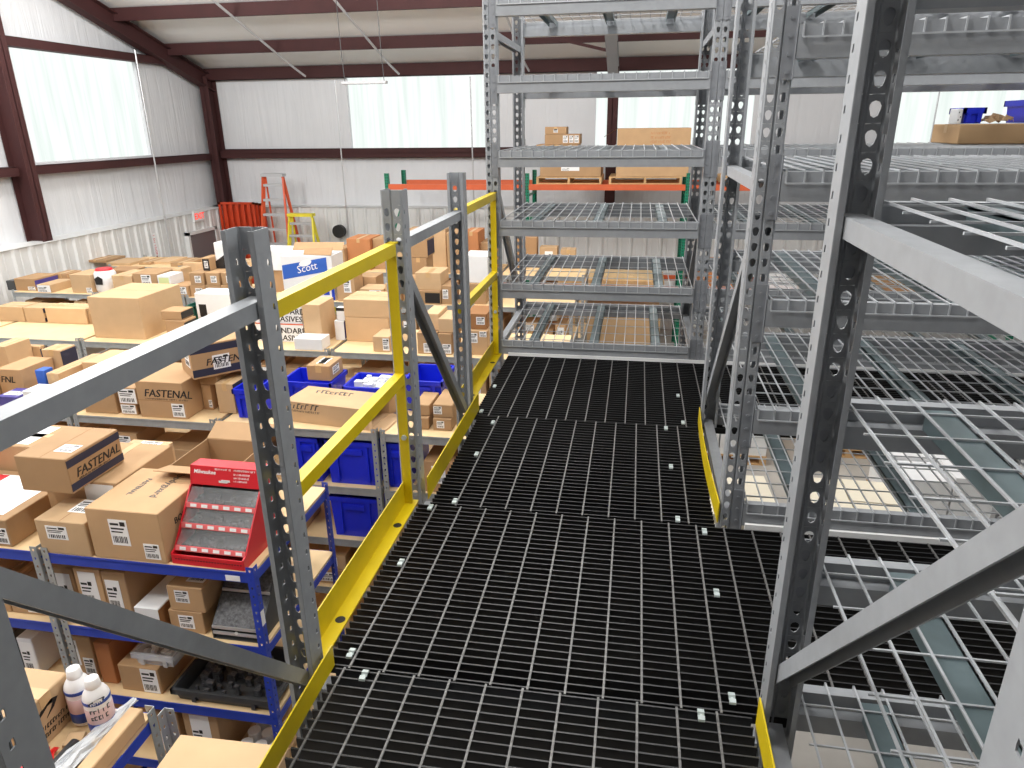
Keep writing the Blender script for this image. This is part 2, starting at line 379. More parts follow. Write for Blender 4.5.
# ================================================================ CAMERA, LIGHT
cam = bpy.data.cameras.new('camera'); co = bpy.data.objects.new('camera', cam); COL.objects.link(co)
R3 = Matrix((CR, CU, -_f)).transposed(); co.matrix_world = Matrix.Translation(EYEP) @ R3.to_4x4()
cam.sensor_fit = 'HORIZONTAL'; cam.sensor_width = 36; cam.lens = FPX*36/1024; cam.clip_start = .05; cam.clip_end = 100
SC.camera = co
w = bpy.data.worlds.new('sky'); SC.world = w; w.use_nodes = True
w.node_tree.nodes['Background'].inputs[0].default_value = (.75, .86, 1, 1); w.node_tree.nodes['Background'].inputs[1].default_value = 1.
def lamp(x, y, z, p, col=(1, .99, .97), r=.28):  # lamp added out of view for its light; no fixture is built
    l = bpy.data.lights.new('added_unseen_lamp', 'POINT'); l.energy = p; l.color = col; l.shadow_soft_size = r
    o = bpy.data.objects.new('added_unseen_lamp', l); COL.objects.link(o); o.location = (x, y, z); return o
LP = 205
for x, kx in ((-7.6, 1.4), (-4.2, 1.3), (-.6, .9), (3.6, 1.25)):
    for y, ky in ((2.0, 1.05), (5.2, .95), (8.0, .7)):
        if x < -2 and y < 3: y = .5
        lamp(x, y, 3.55, LP*kx*ky*(.55 if x > 3 and y > 3 else 1))
for x in (-7.4, -3.4, .6, 4.6):  # further unseen row, added to brighten the ceiling
    lamp(x, 10.6, 3.4, 60)
SC.view_settings.view_transform = 'Standard'; SC.view_settings.look = 'None'; SC.view_settings.gamma = 1; SC.view_settings.use_curve_mapping = False
SC.view_settings.exposure = 0.
SC.cycles.max_bounces = 8; SC.cycles.diffuse_bounces = 7; SC.cycles.glossy_bounces = 3; SC.cycles.transparent_max_bounces = 12
SC.cycles.sample_clamp_indirect = 6
# ================================================================ THE RACKS
PW, PD = .0762, .07
def poly_r(P, th):                       # distance from origin to convex polygon P along angle th
    d = Vector((math.cos(th), math.sin(th))); best = 1e9
    for i in range(len(P)):
        a, b = Vector(P[i]), Vector(P[(i+1) % len(P)]); e = b-a
        den = d.x*e.y-d.y*e.x
        if abs(den) < 1e-9: continue
        t = (a.x*e.y-a.y*e.x)/den; s = (a.x*d.y-a.y*d.x)/den
        if t > 0 and -1e-6 <= s <= 1+1e-6: best = min(best, t)
    return best
TEAR = [(.0107*math.cos(t), .004+.0107*math.sin(t)) for t in [math.radians(a) for a in range(-20, 201, 20)]]+[(-.0052, -.0155), (.0052, -.0155)]
SLOT = [(.0055, -.002), (.0045, .008), (-.0045, .006), (-.0055, -.008), (.0, -.009), (.0045, -.007)]
def cell(mb, w, h, hole, n, P):          # rectangle w x h around a hole, P maps (u,v)->3D
    th = sorted({round(2*PI*k/n, 5) for k in range(n)} | {round(math.atan2(sy*h/2, sx*w/2) % (2*PI), 5) for sx in (1,-1) for sy in (1,-1)})
    th = [t for i, t in enumerate(th) if i == 0 or t-th[i-1] > .02]
    rect = [(w/2, -h/2), (w/2, h/2), (-w/2, h/2), (-w/2, -h/2)]
    inn = [(poly_r(hole, t)*math.cos(t), poly_r(hole, t)*math.sin(t)) for t in th]
    out = [(poly_r(rect, t)*math.cos(t), poly_r(rect, t)*math.sin(t)) for t in th]
    b = len(mb.v); k = len(th)
    mb.v += [P(*p) for p in inn]+[P(*p) for p in out]
    for i in range(k):
        j = (i+1) % k; mb.f.append((b+i, b+j, b+k+j, b+k+i)); mb.m.append(0)
def post_mesh(name, H, solid_below=0.):
    """C post, web in plane y=0 facing -y, flanges to +y, base at z=0; holes every two inches above solid_below"""
    mb = MB(); p = .0508; g = .005; half = PW/2-g
    zs = 0.
    def q(a, b, c, d): mb.poly([a, b, c, d])
    nlow = int(solid_below/p)
    z0 = nlow*p
    def strip(pts, za, zb):
        for (a, b) in zip(pts, pts[1:]): q((a[0], a[1], za), (b[0], b[1], za), (b[0], b[1], zb), (a[0], a[1], zb))
    outline = [(-PW/2+.012, PD), (-PW/2, PD), (-PW/2, .005), (-PW/2+.005, 0), (-g, 0), (0, .004), (g, 0), (PW/2-.005, 0), (PW/2, .005), (PW/2, PD), (PW/2-.012, PD)]
    if z0 > 0: strip(outline, 0, z0)
    strip(outline[:2], z0, H); strip(outline[9:], z0, H); strip(outline[4:7], z0, H); strip(outline[2:4], z0, H); strip(outline[7:9], z0, H)
    z = z0
    wc = PW/2-.005-g
    while z+p <= H+1e-6:
        for s in (-1, 1):
            cx = s*(g+wc/2); cz = z+p/2
            cell(mb, wc, p, TEAR, 12, lambda u, v: (cx+u, 0, cz+v))
            fw = PD-.005
            hw = .034; mb_ = s*PW/2
            cell(mb, hw, p, SLOT, 6, lambda u, v: (mb_, .005+hw/2+u, cz+v)); q((mb_, .005+hw, z), (mb_, PD, z), (mb_, PD, z+p), (mb_, .005+hw, z+p))
        z += p
    if H-z > 1e-4: strip(outline[1:10], z, H)
    me = mb.mesh(name, M['steel'])
    bm = bmesh.new(); bm.from_mesh(me); bmesh.ops.remove_doubles(bm, verts=bm.verts, dist=1e-5); bmesh.ops.recalc_face_normals(bm, faces=bm.faces); bm.to_mesh(me); bm.free()
    return me
TOPZ = 2.9
ME_TALL = post_mesh('rack_post', TOPZ-FZ, 2.45)
ME_SHORT = post_mesh('rack_post_cut_down', 1.222-FZ, 2.45)
def solid(o, t=.0024):
    m = o.modifiers.new('sheet_thickness', 'SOLIDIFY'); m.thickness = t; m.offset = 0; return o
def foot(t, x, y):
    mb = MB(); mb.box(x-.065, y-.06, FZ, x+.065, y+.07, FZ+.008); mb.tube([(x+.05, y, FZ), (x+.05, y, FZ+.03)], .008); mb.build('foot_plate', M['steel'], t)
def frame(x, ya, yb, tall, label, group, horiz, diag, side, light=False):
    """upright frame in the plane x: post webs face outwards at ya (front) and yb (rear)"""
    t = thing('upright_frame', label, 'rack upright', (x, (ya+yb)/2, FZ), 0, group)
    me = ME_TALL if tall else ME_SHORT
    solid(put('post', me, t, (0, ya-(ya+yb)/2, 0))); solid(put('post', me, t, (0, yb-(ya+yb)/2, 0), PI))
    foot(t, x, ya+.035); foot(t, x, yb-.035)
    m = M['steel_light'] if light else M['steel']
    for z in horiz:
        mb = MB(); mb.uchannel((x, ya+.012, z), (x, yb-.012, z), .045, .040); mb.build('horizontal_brace', m, t)
    for za, zb in diag:
        mb = MB(); mb.uchannel((x, ya+.03, za), (x, yb-.03, zb), .045, .037); mb.build('diagonal_brace', m, t)
    return t
XLP, XRP, XFAR = -.852, .406, 2.93
FAR_ = (.535, 1.49)
lowh, lowd = [-2.5, -1.6, -.7], [(-2.45, -1.65), (-.75, -1.55)]
FA, FB, FC = (.588, 1.49), (2.432, 3.42), (4.40, 5.47)
gU = 'upright frames of the grey racks'
frame(XLP, *FA, False, 'cut-down grey upright frame beside the open side, nearest of the two', gU, lowh+[1.045], lowd+[(.92, -.04)], -1)
frame(XLP, *FB, False, 'cut-down grey upright frame standing between the two yellow guard rails', gU, lowh+[1.025], lowd+[(.97, -.03)], -1)
frame(XRP, *FAR_, True, 'tall grey upright frame nearest the camera, before the cross aisle', gU, lowh+[-.03, 1.243], lowd+[(1.178, .150)], 1)
frame(XRP, *FB, True, 'tall grey upright frame just beyond the cross aisle, with bowed toe board', gU, lowh+[-.0, 1.232], lowd+[(1.13, .14)], 1)
frame(XLP-.030, *FC, True, 'tall grey upright frame at the far end, touching the yellow guard rail', gU, lowh+[.02, 1.93], lowd+[(1.12, .10), (1.99, 2.75)], -1)
frame(XRP+.005, *FC, True, 'tall grey upright frame at the far end, shared with the long decks', gU, lowh+[.02, 1.93], lowd+[(1.12, .10), (1.99, 2.75)], 1)
for nm, fr in (('nearest', FAR_), ('middle', FB), ('far', FC)):
    frame(XFAR, *fr, True, 'grey upright frame at the outer end of the %s wire decks' % nm, gU, lowh+[1.232], lowd+[(1.1, .1)], -1)
# ---- step beams and wire decks
LEV = [.098, .476, .872, 1.284, 1.700, 2.105]
LOW = [-.75, -1.65]
LN = ['lowest', 'second lowest', 'third', 'fourth', 'fifth', 'top']
def beam_obj(x0, x1, y, z, face, label, group, h=.092):
    """step beam between posts; 'face' -1: outer face towards -y, +1 towards +y; y is the post web plane"""
    t = thing('load_beam', label, 'rack beam', ((x0+x1)/2, y, z-h), 0, group)
    s = -face                            # towards the inside of the bay
    yo = y+face*.018                     # outer face
    prof = [(yo, z), (yo+s*.028, z), (yo+s*.028, z-.040), (yo+s*.062, z-.040), (yo+s*.062, z-h), (yo, z-h)]
    mb = MB(); mb.prism(prof, 'x', x0, x1); mb.build('beam', M['steel'], t)
    for xx, sg in ((x0, -1), (x1, 1)):
        mb = MB(); a, b = sorted((xx, xx+sg*.037)); yy = y+face*.004
        mb.box(a, yy-.0018, z-.15, b, yy+.0018, z+.05); mb.box(xx-.002, min(yo, yo+s*.06), z-.15, xx+.002, max(yo, yo+s*.06), z+.05)
        for k in range(4):
            for u in (.019,):
                mb.tube([(xx+sg*u, yy, z-.13+.05*k), (xx+sg*u, yy+face*.005, z-.13+.05*k)], .006, 6)
        mb.build('connector', M['plate'], t)
    return t
def deck_obj(x0, x1, ya, yb, z, label, group, pitch=.0672, cross=8, chans=3):
    """wire mesh deck: waterfall edges over both beams, U channels below"""
    t = thing('wire_deck', label, 'wire deck', ((x0+x1)/2, (ya+yb)/2, z), 0, group)
    r = .0024; mb = MB(); n = max(2, int(round((x1-x0)/pitch))); y0, y1 = ya-.0225, yb+.0225
    for i in range(n+1):
        x = x0+(x1-x0)*i/n
        mb.box(x-r, y0, z, x+r, y1, z+2*r); mb.box(x-r, y0-r, z-.036, x+r, y0+r, z+2*r); mb.box(x-r, y1-r, z-.036, x+r, y1+r, z+2*r)
    ys = [ya+.05+(yb-ya-.1)*k/cross for k in range(cross+1)]
    rc = .0021
    for y in ys: mb.box(x0-.012, y-rc, z-2*rc, x1+.012, y+rc, z)
    for y, dz in ((y0-2*r, -.036), (y1+2*r, -.036)): mb.box(x0, y-r, z+dz-r, x1, y+r, z+dz+r)
    mb.build('wire_mesh', M['wire'], t)
    for k in range(chans):
        x = x0+(x1-x0)*(k+(.5 if chans*1. and ya > 1 else .42))/chans; mb = MB(); zc = z-.0044
        mb.box(x-.03, ya+.02, zc-.004, x+.03, yb-.02, zc); mb.box(x-.03, ya+.05, zc-.032, x-.027, yb-.05, zc); mb.box(x+.027, ya+.05, zc-.032, x+.03, yb-.05, zc)
        mb.build('support_channel', M['galv'], t)
    return t
def bay(x0, x1, fr, name, ndeck, levels, group, cross, pitch=.0672):
    a, b = fr
    for k, z in enumerate(levels):
        lv = (LN[k] if levels is LEV else ('floor-side' if k else 'under-deck'))
        beam_obj(x0, x1, a, z, -1, 'front step beam, %s level, %s' % (lv, name), group+' beams')
        beam_obj(x0, x1, b, z, 1, 'back step beam, %s level, %s' % (lv, name), group+' beams')
        wd = (x1-x0-.02)/ndeck
        for i in range(ndeck):
            sfx = '' if ndeck == 1 else (', walkway end' if i == 0 else ', outer end')
            deck_obj(x0+.014+i*wd, x0+.006+(i+1)*wd, a, b, z+.001, 'wire mesh deck, %s level, %s%s' % (lv, name, sfx), group+' wire decks', pitch, cross)
XI = PW/2
bay(XLP-.030+XI, XRP+.005-XI, FC, 'end rack closing off the walkway', 1, LEV, 'end rack', 5)
bay(XRP+.005+XI, XFAR-XI, FC, 'long rack beside the end rack', 2, LEV, 'far long rack', 8)
bay(XRP+XI, XFAR-XI, FB, 'middle long rack beyond the cross aisle', 2, LEV, 'middle long rack', 8, .0545)
bay(XRP+XI, XFAR-XI, FAR_, 'nearest long rack', 2, LEV, 'nearest long rack', 7)
# ---- grating floor of the walkway
def grating(x0, x1, y0, y1, rx, label, clips):
    t = thing('floor_grating', label, 'grating', ((x0+x1)/2, (y0+y1)/2, -.03), 0, 'black bar grating panels of the walkway')
    mb = MB(); n = int((y1-y0)/.0302); p = (y1-y0-.005)/n
    for i in range(n+1):
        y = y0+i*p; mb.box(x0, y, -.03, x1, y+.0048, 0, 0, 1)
    mb.build('bearing_bars', [M['black'], M['worn_sheen']], t)
    mb = MB(); k = math.ceil((x0+.02-rx)/.1016); x = rx+k*.1016
    while x < x1-.01:
        mb.bar((x, y0-.006, -.0025), (x, y1+.006, -.0025), .006, .006); x += .1016
    mb.build('cross_rods', M['rod'], t)
    for (cx, cy) in clips:
        mb = MB(); w = .017
        mb.prism([(cy-.020, .0), (cy-.018, .006), (cy-.006, .008), (cy, .001), (cy+.006, .008), (cy+.018, .006), (cy+.020, 0), (cy+.016, -.003), (cy+.006, .004), (cy, -.003), (cy-.006, .004), (cy-.016, -.003)], 'x', cx-w/2, cx+w/2)
        mb.tube([(cx, cy, -.02), (cx, cy, .004)], .004, 6); mb.build('saddle_clip', M['clip'], t)
def fl(px, py): d = ray(px, py); p = EYEP+d*(-EYE/d.z); return (round(p.x, 3), round(p.y, 3))
C1 = [fl(*p) for p in ((701, 716), (364, 676))]
C2 = [fl(*p) for p in ((704.5, 532), (716.5, 593.5), (732, 699), (351, 654), (401, 563), (430.5, 507.7))]
C3 = [fl(*p) for p in ((666, 428.5), (671, 467), (677.5, 519.5), (493, 422.7), (476.7, 454.5), (455, 501.5))]
C4 = [fl(*p) for p in ((678, 396), (683, 423), (494.7, 386.5), (481.5, 411.5))]
grating(-.775, .352, .50, 1.478, .063, 'black bar grating panel of the walkway nearest the camera', C1)
grating(-.812, 2.90, 1.487, 2.396, .075, 'black bar grating panel running on into the cross aisle', C2)
grating(-.768, .350, 2.415, 3.335, .050, 'black bar grating panel between the toe strips, second from the end rack', C3)
grating(-.795, 2.90, 3.345, 4.365, .095, 'black bar grating panel at the foot of the end rack', C4)
# support beams under the grating and pale strips standing in for bright floor under the racks
for i, (y, lab) in enumerate(((.72, 'near edge'), (1.45, 'first seam'), (2.45, 'second seam'), (3.38, 'third seam'), (4.36, 'far edge'))):
    mb = MB(); mb.box(XLP+.045, y-.025, -.13, XRP-.045, y+.025, -.031)
    tag(mb.build('deck_beam', M['steel']), 'grey beam under the grating at the %s of the walkway' % lab, 'rack beam', 'beams under the walkway')
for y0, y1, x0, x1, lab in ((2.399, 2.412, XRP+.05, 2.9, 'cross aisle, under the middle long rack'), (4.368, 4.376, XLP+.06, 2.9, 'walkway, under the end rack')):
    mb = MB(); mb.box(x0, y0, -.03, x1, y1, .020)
    tag(mb.build('bright_floor_strip', M['white']), 'pale bright-floor stand-in along the far edge of the %s' % lab, 'stand-in strip', 'pale bright-floor stand-ins')
# ---- yellow toe boards and guard rails
def toe(x, y0, y1, h, label, bow=0.):
    mb = MB(); n = 8
    P = []
    for i in range(n+1):
        y = y0+(y1-y0)*i/n; P.append((x-bow*math.sin(PI*i/n), y))
    for (a, b) in zip(P, P[1:]):
        for s in (0,):
            mb.poly([(a[0], a[1], .001), (b[0], b[1], .001), (b[0], b[1], h), (a[0], a[1], h)]); mb.poly([(a[0]+.004, a[1], .001), (b[0]+.004, b[1], .001), (b[0]+.004, b[1], h), (a[0]+.004, a[1], h)])
            mb.poly([(a[0], a[1], h), (b[0], b[1], h), (b[0]+.004, b[1], h), (a[0]+.004, a[1], h)])
    for e in (P[0], P[-1]): mb.poly([(e[0], e[1], .001), (e[0]+.004, e[1], .001), (e[0]+.004, e[1], h), (e[0], e[1], h)])
    tag(mb.build('toe_board', M['yellow']), label, 'toe board', 'yellow toe boards of the walkway')
toe(-.785, .50, 1.485, .072, 'yellow toe board beside the nearest cut-down upright')
toe(-.785, 2.44, 3.41, .1, 'yellow toe board between the two yellow guard rails')
toe(.358, .50, 1.455, .088, 'yellow toe board at the foot of the nearest tall upright')
toe(.358, 2.43, 3.40, .085, 'bowed yellow toe board at the foot of the middle tall upright frame', .012)
def guard(y0, y1, xr, label):
    t = thing('guard_rail', label, 'guard rail', (xr, (y0+y1)/2, 0), 0, 'yellow guard rails')
    for nm, z in (('top_rail', 1.025), ('mid_rail', .542)):
        mb = MB(); mb.bar((xr+.015, y0, z), (xr+.015, y1-.036, z), .036, .042); mb.build(nm, M['yellow'], t)
    mb = MB(); mb.box(xr-.004, y1-.035, .012, xr+.032, y1-.029, 1.047); mb.box(xr-.004, y1-.029, .012, xr+.002, y1, 1.047); mb.box(xr-.004, y1-.035, 1.042, xr+.032, y1, 1.047)
    mb.build('end_post', M['yellow'], t)
    mb = MB(); mb.box(xr-.004, y0-.01, .002, xr, y1, .105); mb.box(xr, y0-.01, .002, xr+.046, y1, .008)
    mb.build('base_angle', M['yellow'], t)
    mb = MB()
    for y in (y0+.17, y1-.20):
        mb.tube([(xr+.023, y, .0075), (xr+.023, y, .0086)], .016, 16)
    mb.build('bolt_hole', M['ink'], t)
    for z in (.30, .52):
        mb = MB(); mb.tube([(xr+.016, y1-.034, z), (xr+.016, y1-.043, z)], .011, 6); mb.build('bolt', M['clip'], t)
guard(1.495, 2.415, -.862, 'yellow guard rail with two bars between the cut-down uprights')
guard(3.43, 4.385, -.885, 'yellow guard rail next to the end rack, farther of the two')
# ================================================================ BOLTLESS SHELVING
SLV = [-.69, -1.16, -1.63, -2.10, -2.57]
def angle_mesh(name, m, sx, sy, H=2.12):
    """slotted angle post, corner at the origin, legs towards sx*x and sy*y"""
    mb = MB(); w, p, n = .040, .0508, int(2.12/.0508)
    HS = [(.005, .008), (-.005, .008), (-.005, -.008), (.005, -.008)]
    HS = [(.006, .004), (.006, .009), (-.006, .009), (-.006, .004), (-.003, -.009), (.003, -.009)]
    for k in range(n):
        z = k*p+p/2
        cell(mb, w, p, HS, 6, lambda u, v: (sx*(w/2+u), 0, z+v)); cell(mb, w, p, HS, 6, lambda u, v: (0, sy*(w/2+u), z+v))
    me = mb.mesh(name, m); return me
ANG = {}
def shelving(x0, x1, y0, y1, pm, bm_, label, group, levels=SLV, right_pm=None):
    t = thing('shelving_unit', label, 'shelving', ((x0+x1)/2, (y0+y1)/2, FZ), 0, group)
    cx, cy = (x0+x1)/2, (y0+y1)/2
    for (x, sx) in ((x0, 1), (x1, -1)):
        for (y, sy) in ((y0, 1), (y1, -1)):
            m = right_pm if (right_pm and sx < 0) else pm
            k = (m, sx, sy)
            if k not in ANG: ANG[k] = angle_mesh('slotted_post', M[m], sx, sy)
            o = put('post', ANG[k], t, (x-cx, y-cy, 0)); solid(o, .002)
    for z in levels:
        mb = MB()
        for y, s in ((y0+.002, 1), (y1-.002, -1)):
            a, b = sorted((y, y+s*.03)); c, d_ = sorted((y, y+s*.004))
            mb.box(x0+.004, c, z-.016-.048, x1-.004, d_, z-.002); mb.box(x0+.004, a, z-.020, x1-.004, b, z-.016)
        for x, s in ((x0+.004, 1), (x1-.004, -1)):
            c, d_ = sorted((x, x+s*.004)); mb.box(c, y0+.01, z-.064, d_, y1-.01, z-.016)
        mb.build('shelf_beam', M[bm_], t)
        mb = MB(); mb.box(x0+.010, y0+.007, z-.016, x1-.010, y1-.007, z); mb.build('shelf_board', M['ply'], t)
    return t
RW = {}                                   # row -> front y, back y
def row(n, y0, y1, xs, pm, bm_, lab, right=None):
    RW[n] = (y0, y1)
    for i in range(len(xs)-1):
        a, b = xs[i]+.014, xs[i+1]-.014
        shelving(a, b, y0, y1, pm, bm_, 'plywood-decked shelving bay, %s from the left in the %s' % (ORD[i], lab), 'shelving bays of the '+lab, SLV, right if i == len(xs)-2 else None)
row(1, .93, 1.85, [-4.32, -3.02, -1.73], 'galvpost', 'bluep', 'nearest shelving row')
shelving(-1.70, -.99, .93, 1.85, 'galvpost', 'bluep', 'low shelving bay at the walkway end of the nearest shelving row', 'low shelving', [-.90, -1.30, -1.75, -2.2, -2.57], None)
row(2, 2.75, 3.67, [-5.69, -4.38, -3.07, -1.815], 'galvpost', 'bluep', 'row with blue beams', 'bluep')
row(3, 4.50, 5.42, [-6.90, -5.62, -4.36, -3.10, -1.80, -.95], 'galvpost', 'galvpost', 'row holding the blue totes')
row(4, 6.35, 7.27, [-8.62, -7.2, -5.82, -4.42, -2.98, -1.64, -.6], 'galvpost', 'galvpost', 'row of bare plywood tops')
row(5, 8.40, 9.32, [-8.62, -7.28, -5.93, -4.62, -3.30, -2.0, -.7], 'galvpost', 'galvpost', 'fifth row from the walkway')
row(6, 10.35, 11.27, [-8.62, -7.28, -5.93, -4.62, -3.30, -2.0, -.7], 'galvpost', 'galvpost', 'last shelving row before the back wall')
# ================================================================ CARTONS
KR = ['kraft0', 'kraft1', 'kraft2', 'kraft3']
USED = {}
PLACED = []
def uniq(label):
    if label in USED or not 4 <= len(label.split()) <= 16: print('BADLABEL', len(label.split()), label)
    USED[label] = 1
    return label
def carton(label, x, y, z, w, d, h, m=None, rz=0., tape=True, stick=None, name='carton', cat='carton', group=None, band=None, rx=0., ry=0., topstick=None, sidestick=None, seam=None, soft=False):
    """closed box; (x, y, z) is the middle of the front bottom edge, front faces -y before turning by rz"""
    for (a, b) in RW.values():
        if a-.02 <= y < b: d = max(.06, min(d, b-.045-y))
    if abs(rz) < .12:
        for _ in range(2):
            for (a0, a1, b0, b1, c0, c1) in PLACED:
                if z+h < c0+.001 or z > c1-.001: continue
                ox = min(x+w/2, a1)-max(x-w/2, a0); oy = min(y+d, b1)-max(y, b0)
                if ox <= 0 or oy <= 0: continue
                if soft: return None
                if ox < .4*w:
                    if x > (a0+a1)/2: x, w = x+(ox+.004)/2, w-ox-.004
                    else: x, w = x-(ox+.004)/2, w-ox-.004
                elif b0 > y+.06: d = b0-.005-y
                else: e = b1+.005-y; y, d = y+e, max(.06, d-e)
        PLACED.append((x-w/2-.004, x+w/2+.004, y-.004, y+d+.004, z, z+h))
    else:
        r_ = abs(w/2*math.cos(rz))+abs(d*math.sin(rz))*.5
        PLACED.append((x-r_, x+r_, y, y+d*.9, z, z+h))
    t = thing(name, uniq(label), cat, (x, y, z+.0015), rz, group)
    if rx or ry: t.rotation_euler = (rx, ry, rz)
    m = m or random.choice(KR)
    mb = MB(); mb.box(-w/2, 0, 0, w/2, d, h)
    j = min(.0012, .03*min(w, d, h))
    for i in range(4, 8): mb.v[i] = (mb.v[i][0]+random.uniform(-j, j), mb.v[i][1]+random.uniform(-j, j), mb.v[i][2]+random.uniform(-j*.4, 0))
    me = mb.mesh('box_body', M[m]); bevel_mesh(me, min(.004, h*.06))
    put('box_body', me, t)
    g = .0012
    if tape:
        mb = MB(); tw = min(.05, w*.25, d*.3)/2
        if w > d*1.1:
            mb.box(-w/2-g, d/2-tw, h-.05, -w/2, d/2+tw, h+g); mb.box(-w/2-g, d/2-tw, h, w/2+g, d/2+tw, h+g); mb.box(w/2, d/2-tw, h-.05, w/2+g, d/2+tw, h+g)
        else:
            mb.box(-tw, -g, h-min(.06, h*.5), tw, 0, h+g); mb.box(-tw, -g, h, tw, d+g, h+g); mb.box(-tw, d, h-min(.05, h*.5), tw, d+g, h+g)
        mb.build('packing_tape', M['tape' if m != 'whitebox' else 'cleartape'], t, False)
    def sticker(u0, v0, u1, v1, P, nrm):
        mb = MB()
        def q(a, b, c, e, lift, mi):
            A = [P(a, b, lift), P(c, b, lift), P(c, e, lift), P(a, e, lift)]; B = [P(a, b, 0), P(c, b, 0), P(c, e, 0), P(a, e, 0)]
            mb.poly(A, mi)
            for i in range(4): mb.poly([B[i], B[(i+1) % 4], A[(i+1) % 4], A[i]], mi)
        q(u0, v0, u1, v1, g, 0)
        W, Hh = u1-u0, v1-v0
        k_ = min(1, .16/max(W, Hh)); W, Hh = W*k_, Hh*k_
        for (a, b, c, e) in ((.08, .78, .55, .86), (.08, .62, .8, .68), (.08, .5, .7, .55), (.62, .76, .9, .92)): q(u0+a*W, v0+b*Hh, u0+c*W, v0+e*Hh, g*1.6, 1)
        n = 9
        for i in range(n):
            a = .1+.8*i/n; q(u0+a*W, v0+.1*Hh, u0+(a+(.05 if i % 3 else .03))*W, v0+.36*Hh, g*1.6, 1)
        mb.build('shipping_label', [M['white'], M['ink']], t, False)
    if stick:
        for (u0, v0, u1, v1) in (stick if isinstance(stick[0], tuple) else (stick,)):
            sticker((u0-.5)*w, v0*h, (u1-.5)*w, v1*h, lambda a, b, l: (a, -l, b), None)
    if topstick:
        u0, v0, u1, v1 = topstick; sticker((u0-.5)*w, v0*d, (u1-.5)*w, v1*d, lambda a, b, l: (a, b, h+l), None)
    if sidestick:
        u0, v0, u1, v1 = sidestick; sticker(u0*d, v0*h, u1*d, v1*h, lambda a, b, l: (w/2+l, a, b), None)
    if band:                                 # dark printed bands on the side that faces +x (or the front)
        face, bands, bmat = band
        mb = MB()
        for (u0, v0, u1, v1) in bands:
            if face == 'x': mb.box(w/2, u0*d, v0*h, w/2+g*.8, u1*d, v1*h)
            else: mb.box((u0-.5)*w, -g*.8, v0*h, (u1-.5)*w, 0, v1*h)
        mb.build('printed_band', M[bmat], t, False)
    if seam:
        mb = MB()
        if seam == 'x': mb.box(-w/2+.004, d/2-.0015, h, w/2-.004, d/2+.0015, h+g*.4)
        else: mb.box(-.0015, .004, h, .0015, d-.004, h+g*.4)
        mb.build('flap_seam', M['flap'], t, False)
    return t
def front_text(t, txt, size, u, v, face='front', w=0, d=0, m='ink', name='printed_text', shear=.25, bold=.012, sx=1.):
    """print on a carton: u along the face, v up, in metres from the lower left corner of the face"""
    if face == 'front': return lettering(name, txt, size, M[m], t, (-w/2+u, -.0012, v), (PI/2, 0, 0), shear, 0, 'LEFT', .0004, sx, size*.045)
    if face == 'x': return lettering(name, txt, size, M[m], t, (w/2+.0012, u, v), (PI/2, 0, PI/2), shear, 0, 'LEFT', .0004, sx, size*.045)
    if face == 'top': return lettering(name, txt, size, M[m], t, (-w/2+u, v, w+.0), (0, 0, 0), shear, bold*size, 'LEFT', .0004, sx)
def px_carton(label, xl, xr, yt, Y, z, depth, **k):
    """measure a box from the photograph: its front face lies in plane y=Y, stands on z, and spans columns xl..xr"""
    xa, xb = xat(xl, Y, z), xat(xr, Y, z)
    ztop = max(z+.04, zat((xl+xr)/2, yt, Y))
    return carton(label, (xa+xb)/2, Y, z, xb-xa, depth, ztop-z, **k), ztop
# ================================================================ ONE-OFF THINGS
def tote(label, x, y, z, w, d, h, m='tote', rz=0., group=None, name='storage_tote', wall=.006, cat='tote'):
    PLACED.append((x-w/2-.014, x+w/2+.014, y-.014, y+d+.014, z, z+h))
    t = thing(name, uniq(label), cat, (x, y, z+.0015), rz, group); k = .93
    def ring(s, zz, inset=0.): return [(-w/2*s+inset, d/2-d/2*s+inset, zz), (w/2*s-inset, d/2-d/2*s+inset, zz), (w/2*s-inset, d/2+d/2*s-inset, zz), (-w/2*s+inset, d/2+d/2*s-inset, zz)]
    mb = MB()
    A, B, Ci, D = ring(k, 0), ring(1, h), ring(1, h, wall), ring(k, wall, wall)
    for P, Q in ((A, B), (B, Ci), (Ci, D)):
        for i in range(4): mb.poly([P[i], P[(i+1) % 4], Q[(i+1) % 4], Q[i]])
    mb.poly(A); mb.poly(D); mb.build('tub', M[m], t, False)
    mb = MB(); r = w*.5+.012; e = d/2+.012
    for (x0, y0, x1, y1) in ((-r, d/2-e, r, d/2-e+.014), (-r, d/2+e-.014, r, d/2+e), (-r, d/2-e, -r+.014, d/2+e), (r-.014, d/2-e, r, d/2+e)): mb.box(x0, y0, h-.035, x1, y1, h)
    mb.build('rim', M[m], t, False)
    mb = MB()
    for u in (-.30, .30): mb.box(w*u-.012, d/2-d/2*.985-.010, h*.08, w*u+.012, d*.03, h-.03)
    mb.box(-w*.22, d/2-d/2*.985-.014, h*.70, w*.22, d*.03, h*.82)
    mb.build('ribs', M[m], t, False)
    return t
